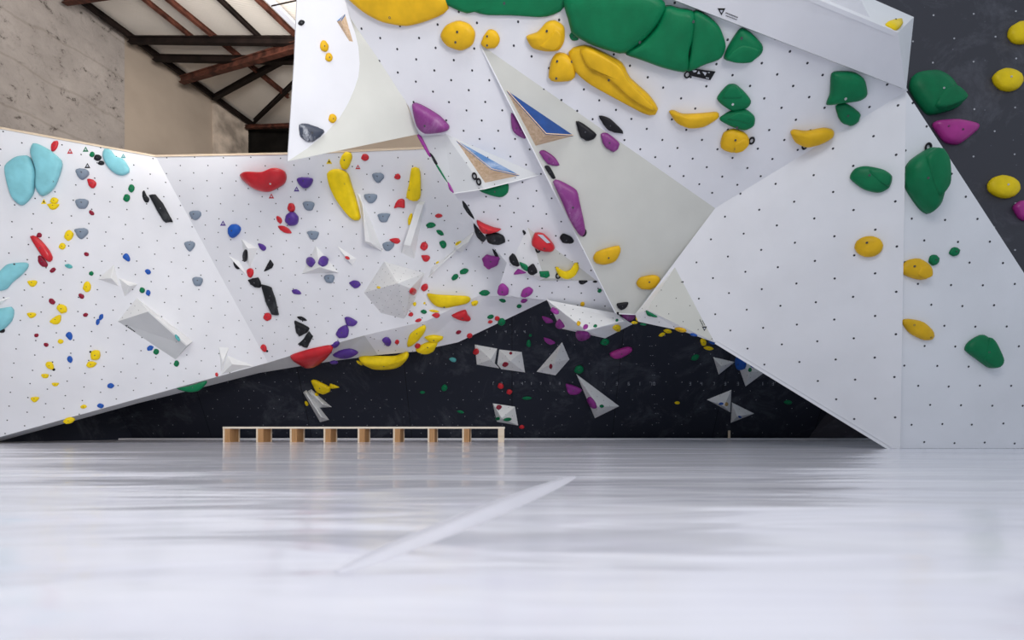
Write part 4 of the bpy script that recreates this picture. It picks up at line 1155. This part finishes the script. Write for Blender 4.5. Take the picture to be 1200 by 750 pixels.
y|l 830.3 408 6.5 2.9 6|yellow oval hold under the chalky upright one|
b|l 834.5 401.8 4.8 2 18|blue hold tucked against the overhang edge|W=PB
g|l 814 419 5.6 3.6 -28|green hold standing alone on the black wall near the overhang edge|
y|l 793.6 472 3.6 2|small yellow foothold alone low on the black wall|
g|l 923 471.3 5.2 3.2|green foothold alone toward the far corner of the black wall|
"""
GN = {'holds on the far left wall': 'holds on the outer left wall'}
for ln in DATA.strip().split('\n'):
    if ln.startswith('#'):
        GROUP[0] = ln[1:].strip()
        continue
    c_, g_, l_, o_ = (ln.split('|') + [''])[:4]
    hold(c_, g_, l_, o_)

# ------------------------------------------------------------------ small fittings
def ring(px, py, r, label, a=None, tilt=0.0):
    """a little round rubber eyelet seen as a ring"""
    pl = look(*(a or (px, py)))
    c = pl.hit(px, py, .012)
    R = r * c.y / F_PX
    x = pl.n.cross(Vector((0, 0, 1))).normalized(); y = x.cross(pl.n)
    V, F = [], []
    for i in range(16):
        d = x * math.cos(i * math.pi / 8) + y * math.sin(i * math.pi / 8) * (1.25)
        for j in range(6):
            q = j * math.pi / 3
            V.append(d * (R + R * .36 * math.cos(q)) + pl.n * (R * .36 * math.sin(q)))
    for i in range(16):
        for j in range(6):
            F.append((i * 6 + j, ((i + 1) % 16) * 6 + j, ((i + 1) % 16) * 6 + (j + 1) % 6, i * 6 + (j + 1) % 6))
    ob = link('rubber_ring', mesh('rubber_ring', V, F, True), M['hk'])
    ob.location = c
    tag(ob, label, 'ring', 'black rings by the holds')
    lk = [Vector((0, 0, 0)) + y * R * s + pl.n * (-.012 + k) for s, k in ((1.0, 0), (1.5, 0), (1.5, .014), (1.0, .014))]
    lk2 = [v + x * R * .6 for v in lk]; lk = [v - x * R * .6 for v in lk]
    link('ring_tab', mesh('ring_tab', lk + lk2, [(0, 1, 2, 3), (7, 6, 5, 4), (0, 4, 5, 1), (1, 5, 6, 2), (2, 6, 7, 3), (3, 7, 4, 0)]), M['hk'], ob).matrix_parent_inverse = Matrix()
ring(683.5, 272.5, 2.9, 'black ring at the lower tip of the long magenta pendant hold')
ring(630.5, 292.5, 2.4, 'black ring under the glossy red hold')
ring(654, 323.5, 2.3, 'black ring at the corner of the yellow crescent')
ring(556, 206.5, 2.5, 'black ring by the chalked wood wedge, upper of two', a=(552, 205))
ring(561, 213, 2.5, 'black ring by the chalked wood wedge, lower of two', a=(556, 212))
ring(881, 165, 2.6, 'black ring at the side of the grooved amber hold')
ring(943, 171.5, 2.4, 'black ring under the amber banana below the notched green pair')
ring(1088, 172.5, 3.2, 'black ring at the top of the tall green hold, upper of two')
ring(1098.5, 180, 3.0, 'black ring at the top of the tall green hold, lower of two')

# black cloth tag hanging from the green plates
def hang_tag():
    pl = look(822, 86)
    r = tag(empty('hang_tag', pl.hit(806, 82)), 'black printed cloth tag hanging by a ring under the huge green plates', 'tag')
    q = [pl.hit(x, y, .03) for x, y in ((806, 79.5), (838.5, 84), (832.5, 94), (808, 88.5))]
    slab('tag_body', q, .008, M['hk'], r)
    V, F = [], []
    c = pl.hit(805.5, 87.5, .02); R = .03
    x = pl.n.cross(Vector((0, 0, 1))).normalized(); y = x.cross(pl.n)
    for i in range(16):
        d = x * math.cos(i * math.pi / 8) + y * math.sin(i * math.pi / 8)
        for j in range(6):
            V.append(c + d * (R + .009 * math.cos(j * math.pi / 3)) + pl.n * .009 * math.sin(j * math.pi / 3))
    for i in range(16):
        for j in range(6): F.append((i * 6 + j, ((i + 1) % 16) * 6 + j, ((i + 1) % 16) * 6 + (j + 1) % 6, i * 6 + (j + 1) % 6))
    link('tag_ring', mesh('tag_ring', V, F, True), M['hk'], r)
    gl = [((811, 82.2), (813, 85), (816, 84.2), (816.5, 82.6)), ((817, 86.4), (819, 83), (820.5, 86.8)), ((823, 84), (828.3, 85.2), (826.3, 88.8)), ((829.3, 84.6), (832, 84.7), (831, 86)), ((827, 90.6), (831, 91.2), (830.6, 92.4), (827.5, 91.6))]
    for g in gl:
        slab('white_print', [pl.hit(x, y, .033) for x, y in g], .002, M['stripwhite'], r)
hang_tag()
# white label on the glossy red hold
def red_label():
    pl = look(637, 281)
    r = tag(link('paper_label', mesh('paper_label', *(lambda q: ([*q, *[p - pl.n * .01 for p in q]], [(0, 1, 2, 3), (7, 6, 5, 4), (0, 4, 5, 1), (1, 5, 6, 2), (2, 6, 7, 3), (3, 7, 4, 0)]))([pl.hit(x, y, .135) for x, y in ((630, 275), (636, 275.5), (645, 284.5), (641, 285))])), M['stripwhite']), 'white paper label stuck on the glossy red hold', 'label')
red_label()

# triangular route stickers: coloured rim, white triangle inside
def sticker(px, py, s, col, label, inner='stripwhite', flip=False, group='triangular route stickers'):
    pl = look(px, py)
    k = -1 if flip else 1
    tri = lambda t, h: [pl.hit(px + dx * t, py + k * dy * t, h) for dx, dy in ((-s, s * .8), (s, s * .8), (0, -s))]
    r = tag(empty('route_sticker', pl.hit(px, py)), label, 'sticker', group)
    slab('sticker_rim', tri(1, .004), .003, M[col], r)
    slab('sticker_center', tri(.42, .006), .003, M[inner], r)
    return pl
sticker(82, 177.3, 3.4, 'hr', 'red triangular sticker near the top edge beside the turquoise pair')
sticker(100.3, 175, 3.4, 'hg', 'green triangular sticker near the top edge beside the green hold')
sticker(102.4, 194.3, 3.4, 'hk', 'black triangular sticker above the topmost slate grey dome')
sticker(144.5, 182.8, 2.8, 'hw', 'teal triangular sticker near the top edge above the turquoise slab')
sticker(51.3, 236.3, 3.3, 'hy', 'yellow triangular sticker under the turquoise pair', 'hk')
sticker(261.3, 261.8, 3.4, 'hp', 'blue-violet triangular sticker beside the large blue oval')
sticker(318, 230, 3.2, 'hr', 'red triangular sticker under the big red smile hold')
sticker(347.5, 221.7, 3.3, 'hp', 'violet triangular sticker beside the purple half-dome')
sticker(385.7, 189.3, 3.4, 'hy', 'yellow triangular sticker beside the lemon-shaped hold', 'hk')
sticker(419.4, 195.8, 3.0, 'hr', 'red triangular sticker beside the knobbed red hold')
def logo(px, py, s, ang, label, lines):
    pl = sticker(px, py, s, 'hk', label, 'stripwhite', True, 'maker logos on volumes')
    r = [o for o in COL.objects if o.get('label') == label][0]
    for (x0, y0, x1, y1, w) in lines:
        d = Vector((x1 - x0, y1 - y0)).normalized(); nx, ny = -d.y * w, d.x * w
        k = max(2, int(math.hypot(x1 - x0, y1 - y0) / 1.6))
        for i in range(k):                       # letter-like blocks in a line
            u0, u1 = i / k, (i + .72) / k
            a = (x0 + (x1 - x0) * u0, y0 + (y1 - y0) * u0); b = (x0 + (x1 - x0) * u1, y0 + (y1 - y0) * u1)
            slab('letter_block', [pl.hit(a[0] - nx, a[1] - ny, .004), pl.hit(b[0] - nx, b[1] - ny, .004), pl.hit(b[0] + nx, b[1] + ny, .004), pl.hit(a[0] + nx, a[1] + ny, .004)], .003, M['hk'], r)
logo(845.5, 13.5, 4.6, 0, 'black triangle logo with tiny lettering on the underside of the boxy bulge', [(850.5, 15, 865, 20.8, .55), (850.5, 18.3, 864, 23.4, .35)])
logo(825.5, 385, 3.0, 0, 'black triangle logo with tiny lettering on the beige triangular volume', [(820, 374.5, 824, 382, .5), (823, 375.5, 826, 381, .35)])
logo(148.2, 382.2, 1.4, 0, 'small dark logo with lettering on the grey underside of the boxy volume', [(150, 383.2, 158.6, 389, .5)])
# pale upright stick at the foot of the black wall
st = tag(box('wooden_peg', 5.2, 5.25, 12.3, 12.34, 0.0, .22, M['edgewood'], None, .006), 'thin pale wooden peg standing at the foot of the black wall', 'peg')
